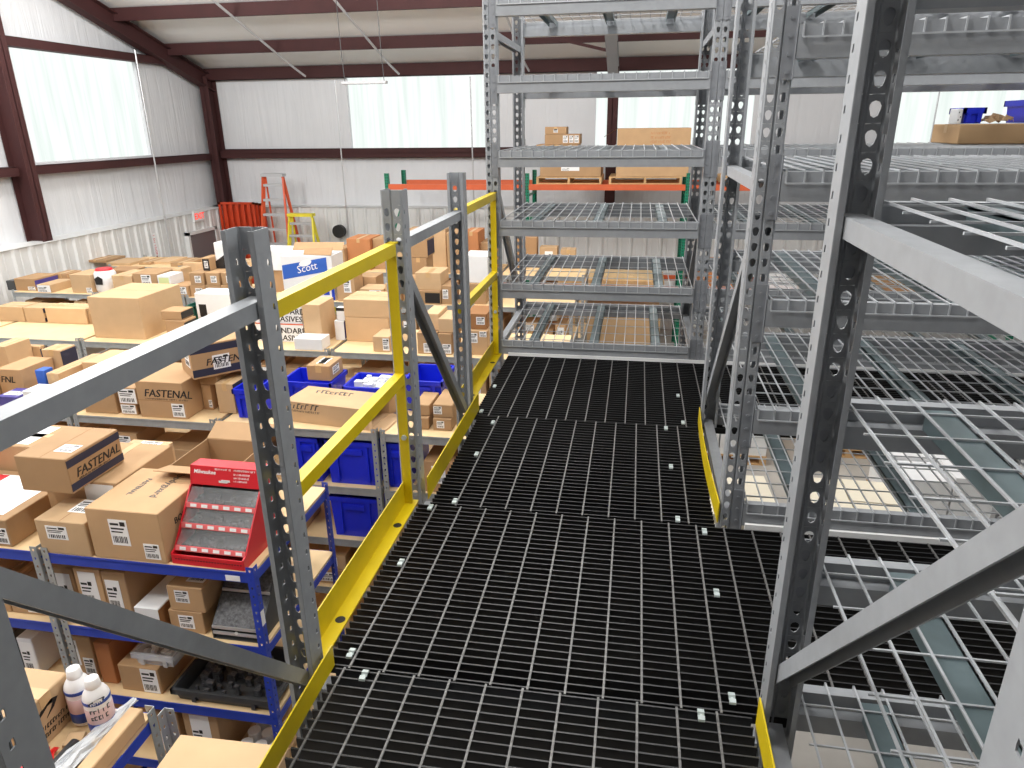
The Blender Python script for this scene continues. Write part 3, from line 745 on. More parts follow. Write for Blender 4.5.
def open_carton(label, x, y, z, w, d, h, m='kraft1', rz=0., flaps=(1,1,1,1), fl=.14):
    PLACED.append((x-w/2, x+w/2, y, y+d, z, z+h))
    t = thing('open_carton', uniq(label), 'carton', (x, y, z+.0015), rz); e = .005
    mb = MB(); mb.box(-w/2, 0, 0, w/2, e, h); mb.box(-w/2, d-e, 0, w/2, d, h); mb.box(-w/2, e, 0, -w/2+e, d-e, h); mb.box(w/2-e, e, 0, w/2, d-e, h); mb.box(-w/2, 0, 0, w/2, d, .004)
    mb.build('box_body', M[m], t, False)
    for k, (a, b, out) in enumerate((((-w/2, 0, h), (w/2, 0, h), (0, -1, .25)), ((-w/2, d, h), (w/2, d, h), (0, 1, .5)), ((-w/2, 0, h), (-w/2, d, h), (-1, 0, .6)), ((w/2, 0, h), (w/2, d, h), (1, 0, .2)))):
        if not flaps[k]: continue
        mb = MB(); o = Vector(out).normalized()*fl; A, B = Vector(a), Vector(b); n = Vector((0, 0, .004))
        P = [A, B, B+o, A+o]; mb.poly(P); mb.poly([p+n for p in P])
        for i in range(4): mb.poly([P[i], P[(i+1) % 4], P[(i+1) % 4]+n, P[i]+n])
        mb.build('flap', M[m], t, False)
    return t
def bottle(label, x, y, z, r=.046, h=.255, rz=0.):
    t = thing('bottle', uniq(label), 'bottle', (x, y, z+.002), rz, 'white bottles by the big near carton')
    def lathe(prof, n=24):
        mb = MB(); rings = []
        for (rr, zz) in prof: rings.append(len(mb.v)); mb.v += [(rr*math.cos(2*PI*k/n), rr*math.sin(2*PI*k/n), zz) for k in range(n)]
        for a, b in zip(rings, rings[1:]):
            for k in range(n): mb.f.append((a+k, a+(k+1) % n, b+(k+1) % n, b+k)); mb.m.append(0)
        mb.f.append(tuple(rings[0]+k for k in range(n-1, -1, -1))); mb.m.append(0); mb.f.append(tuple(rings[-1]+k for k in range(n))); mb.m.append(0)
        return mb
    lathe([(r*.9, 0), (r, .006), (r, h*.66), (r*.95, h*.71), (r*.80, h*.77), (r*.60, h*.82), (r*.50, h*.85)]).build('bottle_body', M['bottle'], t, False, True)
    lathe([(r*.56, h*.84), (r*.58, h*.85), (r*.50, h*.99), (r*.40, h)]).build('cap', M['bottle'], t, False, True)
    for nm, m, a, b in (('label_base', 'bluelabel', .07, .25), ('label_text_area', 'pinklabel', .25, .52), ('label_top', 'bluelabel', .60, .66)):
        lathe([(r+.0004, h*a), (r+.0009, h*a+.001), (r+.0009, h*b-.001), (r+.0004, h*b)]).build(nm, M[m], t, False, True)
    return t
def arc_text(t, txt, size, r, z, m, ang0):
    for i, c in enumerate(txt):
        if c == ' ': continue
        a = ang0+i*size*.78/r
        lettering('printed_text', c, size, M[m], t, (r*math.cos(a), r*math.sin(a), z), (PI/2, 0, a+PI/2), 0, .02*size, 'CENTER', .0006)
def crumple(name, label, cat, pts, m, seed, amp, nx=14, ny=10, sol=.0015):
    """a crumpled sheet of film draped over four corner points"""
    rnd = random.Random(seed); A, B, Cc, D = [Vector(p) for p in pts]; mb = MB(); G = {}
    for i in range(nx+1):
        for j in range(ny+1):
            u, v = i/nx, j/ny; p = A*(1-u)*(1-v)+B*u*(1-v)+Cc*u*v+D*(1-u)*v
            p = p+Vector((rnd.uniform(-1, 1)*amp*.5, rnd.uniform(-1, 1)*amp*.5, rnd.uniform(0, 1)*amp+amp*.8*math.sin(u*PI)*math.sin(v*PI)))
            G[i, j] = len(mb.v); mb.v.append(tuple(p))
    for i in range(nx):
        for j in range(ny): mb.f.append((G[i, j], G[i+1, j], G[i+1, j+1], G[i, j+1])); mb.m.append(0)
    o = mb.build(name, M[m]); solid(o, sol); tag(o, uniq(label), cat); return o
S0 = SLV[0]
def scribble(t, u0, v0, length, hgt, P, m, seed, italic=.25):
    """a line of print too small to read: uneven strokes on a surface; P(u, v, lift) -> local point"""
    rnd = random.Random(seed); mb = MB(); u = u0
    while u < u0+length:
        if rnd.random() < .12: u += hgt*.5; continue
        w = hgt*rnd.uniform(.14, .26); top = hgt*rnd.choice((1, 1, .72)); a = italic*hgt
        for (x0, y0, x1, y1) in ((0, 0, w, top), *(((0, top*.82, hgt*.55, top), (0, 0, hgt*.5, hgt*.16))[:rnd.randint(0, 2)])):
            Q = [(u+x0+a*y0/hgt, v0+y0), (u+x1+a*y0/hgt, v0+y0), (u+x1+a*y1/hgt, v0+y1), (u+x0+a*y1/hgt, v0+y1)]
            A = [P(p, q, .0012) for p, q in Q]; B = [P(p, q, 0) for p, q in Q]; mb.poly(A)
            for i in range(4): mb.poly([B[i], B[(i+1) % 4], A[(i+1) % 4], A[i]])
        u += hgt*rnd.uniform(.55, .8)
    return mb.build('printed_lines', M[m], t, False)
# ---------------------------------------------------------------- nearest row
t = carton('big brown carton with a printed side, beside the two white bottles', -2.31, 1.575, S0, .54, .30, .195, 'kraft2', 0, True)
for i, v in enumerate((.062, .030)): scribble(t, .03, v, .20, .017, lambda u, q, l: (.27+l, u, q), 'ink', 70+i)
mb = MB(); mb.prism([(.06, .118), (.085, .145), (.135, .158), (.165, .146), (.14, .120), (.10, .100), (.125, .122), (.14, .140), (.115, .143), (.09, .130)], 'x', .27, .2712); mb.build('printed_mark', M['ink'], t, False)
b1 = bottle('front white bottle with blue label bands, beside the big near carton', -1.886, 1.752, S0, h=.24)
b2 = bottle('rear white bottle, half behind the other one', -1.990, 1.785, S0, h=.24)
for b in (b1,):
    
    for i, (v, hh) in enumerate(((.112, .020), (.082, .018))): scribble(b, -.030, v, .060, hh, lambda u, q, l: ((.0469+l)*math.cos(u/.047-.85), (.0469+l)*math.sin(u/.047-.85), q), 'darkgrey', 80+i, 0)
    mb = MB(); rr = .0475
    Q = [(.030*math.cos(2*PI*k/20), .160+.011*math.sin(2*PI*k/20)+.25*.030*math.cos(2*PI*k/20)) for k in range(20)]
    mb.poly([(rr*math.cos(u/.047-.85), rr*math.sin(u/.047-.85), q) for u, q in Q]); c0 = len(mb.v); mb.build('oval_mark', M['inkblue'], b, False)
    scribble(b, -.020, .153, .036, .010, lambda u, q, l: ((.0476+l)*math.cos(u/.047-.85), (.0476+l)*math.sin(u/.047-.85), q+.25*u), 'white', 85, 0)
t = carton('flat kraft strip box lying along the slotted post of the nearest row', -1.778, 1.40, S0, .055, .42, .065, 'kraft2', 0, False)
t = thing('wrapped_tubes', uniq('grey tubes wrapped in shiny clear film beside the white bottles'), 'wrapped tubes', (-1.885, 1.36, S0+.002))
for k, xx in enumerate((-.03, .015)):
    mb = MB(); mb.tube([(xx, 0, .026), (xx, .29, .026)], .024, 14); mb.build('tube', M['darkgrey'], t, False, True)
cr = crumple('film', 'clear film over the grey tubes', 'film', [(-1.95, 1.31, S0+.045), (-1.82, 1.31, S0+.045), (-1.808, 1.83, S0+.045), (-1.835, 1.83, S0+.045)], 'film', 3, .018); del cr['category']; del cr['label']
cr.data.transform(Matrix.Translation((1.885, -1.34, -S0-.002))); cr.parent = t
tag_ = carton('small kraft tag box in front of the white bottles', -1.93, 1.64, S0, .06, .04, .03, 'kraft2', .3, False)
crumple('plastic_bag', 'crumpled red plastic bag at the lower corner of the nearest shelf', 'bag', [(-2.06, 1.42, S0+.003), (-1.97, 1.42, S0+.003), (-1.97, 1.63, S0+.003), (-2.05, 1.62, S0+.003)], 'redbag', 5, .022)
crumple('plastic_bag', 'crumpled clear plastic sheet beside the pale-topped near carton', 'bag', [(-1.69, 1.36, -.897), (-1.46, 1.36, -.897), (-1.46, 1.62, -.897), (-1.66, 1.60, -.897)], 'film', 8, .10)
carton('plain pale brown carton beside the yellow toe board, on the nearest shelf', -1.235, 1.14, -.90, .39, .48, .40, 'kraft2', .03, False)
tote('small blue bin by the slotted post of the nearest row', -1.60, 1.70, -.90, .08, .12, .09, name='parts_bin', cat='bin')
# ---------------------------------------------------------------- row with blue beams, top
t = carton('long carton with a white printed top and red stripe, above the blue beam', -3.56, 2.77, S0, .62, .52, .165, 'kraft1', 0, False, topstick=(.25, .1, .9, .9), stick=(.86, .1, .98, .7))
mb = MB(); mb.box(-.30, .06, .165, -.10, .46, .1685); mb.build('printed_band', M['red'], t, False)
carton('brown carton behind the long white-topped carton', -3.78, 3.30, S0, .5, .35, .33, 'kraft1', topstick=(.2, .1, .9, .9))
carton('brown carton with grey sticker underneath the striped lettered carton', -2.98, 3.02, S0, .46, .50, .295, 'kraft1', 0, True, stick=(.55, .15, .95, .95))
t = carton('carton with two dark bands and bold lettering on its side, atop a plain carton', -3.04, 2.87, S0+.30, .31, .40, .205, 'kraft1', 0, False, band=('x', ((0, .72, 1, .93), (0, .06, 1, .27)), 'inkblue'), topstick=(.55, .2, .9, .42), seam='y')
front_text(t, 'FASTENAL', .072, .045, .075, 'x', .31); scribble(t, .06, .058, .24, .010, lambda u, q, l: (.155+l, u, q), 'ink', 92)
carton('small brown carton with white label, front of the blue beam row', -2.905, 2.755, S0, .30, .24, .20, 'kraft2', 0, False, stick=(.2, .45, .62, .85), topstick=(.4, .4, .95, .95), seam='y')
t = carton('big carton with grey lettering on its top, next to the red display', -2.525, 2.757, S0, .42, .46, .295, 'kraft0', 0, False, stick=((.30, .30, .55, .82), (.72, .07, .93, .38)))
lettering('printed_text', 'FASTENAL', .040, M['darkgrey'], t, (-.085, .345, .2962), (0, 0, -PI/2), 0, .0004, 'LEFT', .0004)
lettering('printed_text', 'bodyguard', .062, M['darkgrey'], t, (.055, .415, .2962), (0, 0, -PI/2), 0, .0002, 'LEFT', .0004)
front_text(t, 'BODYGUARD', .050, .11, .17, 'x', .42, shear=0); scribble(t, .13, .12, .2, .02, lambda u, q, l: (.21+l, u, q), 'ink', 91, 0)
px_carton('brown carton with white-labelled top, between the lettered carton and open carton', 107, 148, 464, 3.30, S0, .34, m='kraft2', topstick=(.3, .3, .8, .8), tape=False)
open_carton('open brown carton with raised flaps behind the red display', -2.37, 3.235, S0, .40, .38, .31, 'kraft1', 0, (1, 1, 0, 0))
def display():
    w = .405; x0 = -2.29; y0 = 2.765
    t = thing('parts_display', uniq('red slanted parts display with three grey trays on the blue beam row'), 'display', (x0+w/2, y0, S0+.002), -.02)
    sd = [(0, 0), (.36, 0), (.36, .43), (.27, .435), (.245, .335), (.235, .33), (.03, .07), (0, .06)]
    for s in (-1, 1):
        mb = MB(); mb.prism(sd, 'x', s*w/2-.004, s*w/2+.004); mb.build('side_panel', M['red'], t, False)
    mb = MB(); mb.box(-w/2, .352, 0, w/2, .36, .43); mb.box(-w/2, 0, 0, w/2, .36, .006); mb.build('back_panel', M['red'], t, False)
    mb = MB(); mb.prism([(.245, .335), (.27, .435), (.36, .43), (.36, .425), (.274, .43), (.25, .335)], 'x', -w/2, w/2); mb.build('header', M['red'], t, False)
    nrm = Vector((0, -.1, .025)).normalized(); tilt = math.atan2(.1, .025)
    for txt, sz, u, v in (('Milwaukee', .030, -.185, .062),):
        y = .245+.25*v-.0015; lettering('display_text', txt, sz, M['white'], t, (u, y, .335+v*.97), (tilt, 0, 0), .15, .0005, 'LEFT', .0004)
    mb = MB()
    for (a, b) in ((-.035, .02), (-.02, .04)): mb.box(a, .243+.25*.012, .348+b*.3, a+.05, .2445+.25*.012, .360+b*.3)
    mb.build('header_icon', M['white'], t, False)
    for i, (u, v, ln) in enumerate(((-.06, .086, .09), (.05, .086, .12), (.05, .064, .09), (.05, .046, .09), (.05, .028, .08))): scribble(t, u, v, ln, .009, lambda p, q, l: (p, .2445+.25*q-l, .335+q*.97), 'white', 100+i, 0)
    for k, (ya, za, yb, zb) in enumerate(((.04, .075, .11, .15), (.115, .165, .175, .235), (.18, .25, .24, .325))):
        tr = bpy.data.objects.new('tray', None); COL.objects.link(tr); tr.parent = t
        mb = MB(); mb.box(-w/2+.006, ya, za-.015, w/2-.006, yb+.09, za-.011); mb.box(-w/2+.006, yb+.085, za-.015, w/2-.006, yb+.09, zb); mb.build('tray_floor', M['darkgrey'], tr, False)
        mb = MB(); mb.prism([(ya-.012, za-.014), (ya-.004, za+.012), (ya, za+.012), (ya-.008, za-.014)], 'x', -w/2+.004, w/2-.004); mb.build('price_strip', M['redstrip'], tr, False)
        for i in range(6):
            mb = MB(); mb.prism([(ya-.0125, za-.008), (ya-.0075, za+.008), (ya-.0068, za+.008), (ya-.0115, za-.008)], 'x', -w/2+.03+.064*i, -w/2+.066+.064*i)
            mb.build('price_tag', M['white'], tr, False)
        rnd = random.Random(40+k); mb = MB()
        for i in range(26):
            u = rnd.uniform(-w/2+.02, w/2-.04); v = rnd.uniform(ya+.01, yb+.03); q = rnd.uniform(.012, .035); zz = za-.011
            mb.box(u, v, zz, u+q, v+q*.7, zz+q*rnd.uniform(.4, 1.1))
        mb.build('small_parts', M['parts'], tr, False)['kind'] = 'stuff'
        mb = MB(); P = [(-w/2+.006, ya, za+.014), (w/2-.006, ya, za+.014), (w/2-.006, yb, zb-.002), (-w/2+.006, yb, zb-.002)]
        mb.poly(P); mb.poly([(a, b+.002, c) for a, b, c in P]); mb.build('clear_lid', M['clear'], tr, False)
    mb = MB()
    mb.box(-w/2, -.002, 0, w/2, .004, .055)
    for i in range(24): mb.box(-w/2+.02+.016*i, -.003, .028, -w/2+.028+.016*i, -.002, .034, 1)
    mb.build('base_panel', [M['red'], M['ink']], t, False)
display()
U2 = [o for o in COL.objects if str(o.get('label', '')).startswith('plywood-decked shelving bay, third from the left in the row with blue')][0]
mb = MB(); mb.box(-1.99, 2.7495, -.748, -1.91, 2.7515, -.716); mb.build('price_label', M['white'], U2)
mb = MB(); mb.box(-1.827, 2.752, -1.02, -1.8265, 2.785, -.93); mb.build('price_label', M['white'], U2)
# ---------------------------------------------------------------- blue row, lower levels
L1, L2, L3, L4 = SLV[1:]
for i, (a, b, yt, Y, st, m) in enumerate(((0, 12, 590, 2.80, None, 'kraft1'), (13, 46, 592, 2.80, (.5, .1, .95, .7), 'kraft0'), (62, 84, 570, 2.82, (.2, .2, .85, .9), 'kraft1'), (86, 112, 571, 2.80, (.15, .35, .8, .95), 'kraft0'), (113, 136, 574, 2.80, (.1, .3, .7, .85), 'kraft0'))):
    px_carton('brown carton, %s from the left, second shelf of the blue beam row' % ORD[i], a, b, yt, Y, L1, .45, m=m, stick=st, tape=(st is None))
px_carton('long thin carton with a white front, second shelf of the blue beam row', 139, 163, 609, 2.77, L1, .55, m='whitebox', tape=False, band=('x', ((0, 0, 1, .95),), 'flap'))
q, zt = px_carton('lower carton of the pair left of the grey organizer', 172, 206, 612, 2.80, L1, .5, m='kraft0', stick=(.28, .2, .72, .8), tape=False)
px_carton('upper carton of the pair left of the grey organizer', 171, 206, 588, 2.80, zt+.002, .5, m='kraft0', stick=(.2, .35, .6, .85), topstick=(.4, .1, .9, .4), tape=False)
def organizer():
    xa, xb = xat(214, 2.78, L1), xat(262, 2.78, L1); w = xb-xa
    t = thing('parts_organizer', uniq('grey slanted organizer with clear trays under the red display'), 'organizer', ((xa+xb)/2, 2.78, L1+.002))
    for s in (-1, 1):
        mb = MB(); mb.prism([(0, 0), (.40, 0), (.40, .36), (.30, .36), (0, .07)], 'x', s*w/2-.003, s*w/2+.003); mb.build('side_panel', M['darkgrey'], t, False)
    mb = MB(); mb.box(-w/2, .395, 0, w/2, .40, .36); mb.box(-w/2, 0, 0, w/2, .4, .005); mb.build('back_panel', M['darkgrey'], t, False)
    for (y, z) in ((.0, .03), (.0, .066), (.14, .205)):
        mb = MB(); mb.box(-w/2, y, z, w/2, y+.006, z+.018); mb.build('label_strip', M['alum'], t, False)
    mb = MB(); mb.tube([(0, -.003, .05), (0, 0, .05)], .010, 12); mb.build('round_sticker', M['white'], t, False)
    for (ya, za, yb, zb) in ((.008, .085, .135, .20), (.15, .225, .285, .345)):
        mb = MB(); P = [(-w/2+.004, ya, za), (w/2-.004, ya, za), (w/2-.004, yb, zb), (-w/2+.004, yb, zb)]
        mb.poly(P); mb.poly([(a, b+.003, c) for a, b, c in P]); mb.build('tray_lid', M['parts'], t, False)
organizer()
for i, (a, b, yt, st, m) in enumerate(((0, 12, 638, None, 'kraft1'), (13, 26, 642, None, 'darkgrey'), (27, 42, 640, (.1, .1, .9, .9), 'whitebox'))):
    px_carton('%s small box from the left, third shelf of the blue beam row' % ORD[i], a, b, yt, 2.82, L2, .4, m=m, stick=st, tape=False)
px_carton('brown carton with white label, third shelf, right of the slotted post', 74, 100, 638, 2.85, L2, .4, m='kraft0', stick=((.1, .3, .45, .9), (.55, .1, .95, .5)), tape=False)
px_carton('narrow orange-brown carton, third shelf of the blue beam row', 103, 118, 645, 2.83, L2, .55, m='kraftred', tape=False)
q, zt = px_carton('brown carton carrying a clear tub, third shelf of the blue beam row', 123, 163, 668, 2.80, L2, .35, m='kraft1', stick=(.55, .02, .95, .95), tape=False)
xa, xb = xat(134, 2.80, zt), xat(172, 2.80, zt)
tt = tote('clear plastic tub of hardware on top of a brown carton', (xa+xb)/2, 2.82, zt+.002, xb-xa, .28, .085, 'film', name='clear_tub', cat='tub')
mb = MB(); rnd = random.Random(9)
for i in range(40):
    a, b = rnd.uniform(-.42, .42)*(xb-xa), rnd.uniform(.03, .25); q = rnd.uniform(.01, .03); mb.box(a, b, .008, a+q, b+q, .012+rnd.uniform(.01, .05))
mb.build('hardware', M['white'], tt, False)['kind'] = 'stuff'
xa, xb = xat(172, 2.78, L2), xat(279, 2.78, L2)
tt = tote('low black tray of loose metal parts, third shelf of the blue beam row', (xa+xb)/2, 2.775, L2, xb-xa-.05, .40, .085, 'darkgrey', name='parts_tray', cat='tray')
mb = MB(); rnd = random.Random(11)
for i in range(60):
    a, b = rnd.uniform(-.46, .42)*(xb-xa-.08), rnd.uniform(.03, .34); q = rnd.uniform(.015, .05); mb.box(a, b, .008, a+q, b+q*.8, .02+rnd.uniform(.01, .06))
mb.build('loose_parts', M['parts'], tt, False)['kind'] = 'stuff'
px_carton('brown carton with a white printed front, bottom of the view behind the post', 164, 186, 714, 2.80, L3, .4, m='kraft0', stick=(.1, .1, .95, .55), tape=False)
px_carton('brown carton with a torn white sticker, fourth shelf of the blue beam row', 192, 226, 712, 2.79, L3, .4, m='kraft0', stick=(.2, .25, .75, .9), tape=False)
xa, xb = xat(236, 2.80, L3), xat(283, 2.80, L3); w_ = xb-xa
tt = tote('shallow tray of white paper rolls, fourth shelf of the blue beam row', (xa+xb)/2, 2.79, L3, w_-.02, .30, .06, 'kraft1', name='roll_tray', cat='tray')
mb = MB()
for i in range(3):
    for j in range(3): mb.tube([(-w_*.30+i*w_*.3, .06+j*.09, .01), (-w_*.30+i*w_*.3, .06+j*.09, .13)], .038, 16)
mb.build('paper_rolls', M['white'], tt, False)
# ---------------------------------------------------------------- row with the blue totes, top level
carton('plain kraft carton beside the small white-labelled pair, row of blue totes', xat(102, 4.56, S0), 4.56, S0, xat(118, 4.56, S0)-xat(86, 4.56, S0), .4, .28, 'kraft1', .02, False)
carton('yellowish flat carton left of the plain kraft carton, row of blue totes', xat(76, 4.6, S0), 4.6, S0, .14, .4, .18, 'kraft2', 0, False)
q, zt = px_carton('lower of two small cartons with white fronts, beside the bold-lettered carton', 122, 138, 404, 4.56, S0, .3, m='kraft1', stick=(.05, .1, .95, .9), tape=False)
px_carton('upper of two small cartons with white fronts, beside the bold-lettered carton', 119.5, 138.5, 388, 4.55, zt+.002, .3, m='kraft1', stick=(.05, .05, .95, .92), tape=False)
xa, xb = xat(141.5, 4.54, S0), xat(188, 4.54, S0)
t = carton('bold-lettered kraft carton with a white label, under the striped carton', (xa+xb)/2, 4.54, S0, xb-xa, .46, .30, 'kraft1', 0, False, stick=(.70, .05, .96, .42))
front_text(t, 'FASTENAL', .088, .06, .175, 'front', xb-xa); scribble(t, -(xb-xa)/2+.07, .152, .36, .012, lambda u, q, l: (u, -l, q), 'ink', 93)
mb = MB(); mb.box(-(xb-xa)/2, -.0012, .142, (xb-xa)/2, 0, .145); mb.build('flap_seam', M['flap'], t, False)
t = carton('carton with dark stripes turned cornerwise on the bold-lettered carton', -3.42, 4.72, S0+.3035, .34, .52, .27, 'kraft1', -.75, False, band=('x', ((0, .74, .95, .95), (0, .06, 1, .28)), 'inkblue'), sidestick=(.30, .2, .55, .62), stick=(.45, .3, .85, .8))
front_text(t, 'FASTENAL', .075, .10, .095, 'x', .34)
q, zt = px_carton('brown carton right of the bold-lettered carton, row of blue totes', 199, 214, 385, 4.75, S0, .35, m='kraft1', tape=False, stick=(.6, .1, .95, .4))
px_carton('flat white-topped carton lying on a brown carton, row of blue totes', 197, 218, 375, 4.75, zt+.002, .38, m='kraft0', tape=False, topstick=(.05, .05, .95, .95))
px_carton('kraft carton with dark edge print next to the blue bin', 213, 237, 384, 4.70, S0, .40, m='kraft2', tape=True, band=('x', ((0, .6, 1, .98),), 'inkblue'))
tote('blue bin behind the nearest cut-down upright', xat(248, 4.62, S0), 4.62, S0, .17, .42, .24, group='blue totes')
q, zt = px_carton('carton with small printed letters, left edge of the blue tote row', 3, 27, 370, 4.80, S0, .35, m='kraft1', tape=False)
front_text(q, 'FNL', .08, .05, .12, 'front', .3, bold=0.0)
px_carton('flat yellow-brown carton at the left edge, blue tote row', 0, 14, 347, 5.1, S0, .3, m='kraft2')
px_carton('kraft carton with a dark printed side behind the letter-printed carton', 5, 21, 356, 5.1, S0, .3, m='kraft2', band=('x', ((0, .05, 1, .9),), 'inkblue'))
px_carton('kraft carton with dark side band, fourth back in the blue tote row', 35, 54, 356, 5.0, S0, .34, m='kraft2', band=('x', ((0, .4, 1, .95),), 'inkblue'))
px_carton('small bright blue box amid cartons, blue tote row', 41, 50, 371, 4.82, S0, .1, m='scottblue', tape=False)
px_carton('flat long kraft carton reaching behind the grey brace', 52, 64, 374, 4.80, S0, .55, m='kraft2')
px_carton('longest flat kraft carton half hidden behind the grey brace', 68, 100, 372, 4.78, S0, .6, m='kraft2', tape=False)
px_carton('white flat carton at the left, in front of the letter-printed carton', 26, 44, 392, 4.58, S0, .18, m='whitebox', tape=False)
px_carton('blue and white packet at the left edge of the blue tote row', 0, 20, 397, 4.55, S0, .2, m='purple', tape=False, topstick=(.1, .2, .9, .6))
# long torn-open carton and totes at the right of this row
t = open_carton('long lettered carton lying open-ended over the blue totes', -2.22, 4.60, S0, .34, .70, .22, 'kraft2', PI/2-.30, (0, 0, 0, 0))
bpy.data.objects.remove(t.children[0], do_unlink=True)
t.location = (-2.585, 4.63, S0+.0015); t.rotation_euler = (0, 0, -.13); PLACED.pop(); PLACED.append((-2.59, -1.85, 4.52, 4.98, S0, S0+.165))
mb = MB(); e = .005; Lx, Dy, Hz = .71, .34, .165
mb.box(0, 0, 0, Lx, Dy, e); mb.box(0, 0, Hz-e, Lx, Dy, Hz); mb.box(0, 0, e, Lx, e, Hz-e); mb.box(0, Dy-e, e, Lx, Dy, Hz-e); mb.box(0, e, e, e, Dy-e, Hz-e); mb.build('box_body', M['kraft2'], t, False)
for P in (([(Lx, 0, 0), (Lx, 0, Hz), (Lx+.05, -.035, Hz), (Lx+.05, -.035, 0)]), ([(Lx, Dy, 0), (Lx, Dy, Hz), (Lx+.08, Dy+.09, Hz), (Lx+.08, Dy+.09, 0)]), ([(Lx, 0, 0), (Lx, Dy, 0), (Lx+.12, Dy, -.04+.045), (Lx+.12, 0, -.04+.045)])):
    mb = MB(); mb.poly(P); mb.poly([(a, b+.004, c+.002) for a, b, c in P]); mb.build('flap', M['kraft2'], t, False)
scribble(t, .04, .11, .24, .045, lambda u, q, l: (u, -l, q), 'darkgrey', 110, .4); scribble(t, .04, .085, .26, .015, lambda u, q, l: (u, -l, q), 'darkgrey', 111, 0)
scribble(t, .14, .22, .30, .06, lambda u, q, l: (u, q, Hz+l), 'darkgrey', 112, -.3)
tote('blue tote under a kraft carton, behind the long open-ended carton', -2.60, 5.03, S0, .42, .34, .17, group='blue totes')
t, zt = px_carton('kraft carton sitting on the blue tote behind the long carton', 308, 331, 366, 5.07, S0+.173, .26, m='kraft1', topstick=(.3, .2, .7, .8), sidestick=(.2, .3, .7, .8))
tt = tote('blue tote with loose bags inside, behind the long carton', -2.02, 5.03, S0, .50, .34, .15, group='blue totes')
mb = MB(); rnd = random.Random(21)
for i in range(24):
    a, b = rnd.uniform(-.2, .17), rnd.uniform(.05, .27); q = rnd.uniform(.03, .08); mb.box(a, b, .01, a+q, b+q*.8, .11+rnd.uniform(.0, .06))
mb.build('bagged_parts', M['whitebox'], tt, False)['kind'] = 'stuff'
tote('blue tote beside the yellow end post of the near guard rail', -1.58, 4.95, S0, .30, .40, .26, group='blue totes')
ya = 4.53
for (lab, a, b, z, h) in (('blue tote on the second shelf, half hidden by the nearest cut-down upright', 297, 324, L1, .38), ('largest blue tote, on the second shelf left of the slotted post', 327, 381, L1, .37), ('blue tote on the second shelf right of the slotted post', 386, 412, L1, .38), ('blue tote on the third shelf below the largest blue tote', 332, 382, L2, .36)):
    xa, xb = xat(a, ya, z), xat(b, ya, z); tote(lab, (xa+xb)/2, ya+.01, z, (xb-xa)-.03, .55, h, group='blue totes')
xa, xb = xat(312, 4.53, L1), xat(327, 4.53, L1)
# ---------------------------------------------------------------- row with the blue totes: right-hand bay and shelf fill
def fill(rown, lev, xa, xb, rowname, levname, seed, hmin=.12, hmax=.36, wmin=.16, wmax=.34, gap=.03, dy=.02, stick=.75, group=None):
    """a run of assorted cartons standing side by side on one shelf level"""
    rnd = random.Random(seed); x = xa; k = 0; z = SLV[lev]; lo, hi = SLV[lev], (SLV[lev-1]-.075 if lev else 9)
    while x < xb-.1 and k < 20:
        w = min(rnd.uniform(wmin, wmax), xb-x); h = min(rnd.uniform(hmin, hmax), hi-lo-.03); dp = rnd.uniform(.3, .6)
        st = (rnd.uniform(.05, .3), rnd.uniform(.1, .3), rnd.uniform(.6, .95), rnd.uniform(.6, .92)) if rnd.random() < stick else None
        m = rnd.choice(KR+['kraft0', 'kraft1', 'whitebox', 'kraftred'] if rnd.random() < .25 else KR)
        col = {'whitebox': 'white', 'kraftred': 'orange-brown'}.get(m, 'brown')
        size = 'flat' if h < w*.55 else ('tall' if h > w*1.15 else 'square')
        lab = '%s %s%s carton, %s on the %s shelf, %s' % (size, 'stickered ' if st else '', col, ORD[k], levname, rowname)
        t = carton(lab, soft=True, x=x+w/2, y=RW[rown][0]+dy+rnd.uniform(0, .05), z=z, w=w-.008, d=dp, h=h, m=m, rz=rnd.uniform(-.03, .03), tape=rnd.random() < .3, stick=st)
        if t is not None and h < .17 and hi-lo-h > .16 and rnd.random() < .75:
            h2 = min(rnd.uniform(.1, .17), hi-lo-h-.04); w2 = w*rnd.uniform(.75, .98)
            carton('carton stacked upon the %s one, %s shelf, %s' % (ORD[k], levname, rowname), x+w/2, t.location.y+.01, z+h+.003, w2, dp*.9, h2, rnd.choice(KR), rnd.uniform(-.04, .04), False, (.15, .2, .75, .85), soft=True)
        x += w+rnd.uniform(.0, gap); k += t is not None
BT, BP, FR, LR = 'blue tote row', 'bare plywood row', 'fifth row', 'last row'
q, zt = px_carton('kraft carton with square label, lowest right of the brace, blue tote row', 430, 452, 419, 4.62, S0, .35, m='kraft1', stick=(.2, .2, .6, .8), tape=False)
q2, zt2 = px_carton('kraft carton beside the square-labelled one, blue tote row', 415, 429, 418, 4.62, S0, .35, m='kraft1', stick=(.1, .2, .5, .8), tape=False)
px_carton('kraft carton with crooked white label, upper of a pair, blue tote row', 431, 453, 405, 4.64, zt+.003, .33, m='kraft1', stick=(.02, .25, .45, .85), tape=False)
px_carton('narrow kraft carton, upper left of the pair, blue tote row', 414, 430, 405, 4.66, zt2+.003, .33, m='kraft1', tape=False)
carton('small white carton in front of the largest blue tote', -2.30, 4.505, SLV[1], .075, .075, .09, 'whitebox', 0, False)
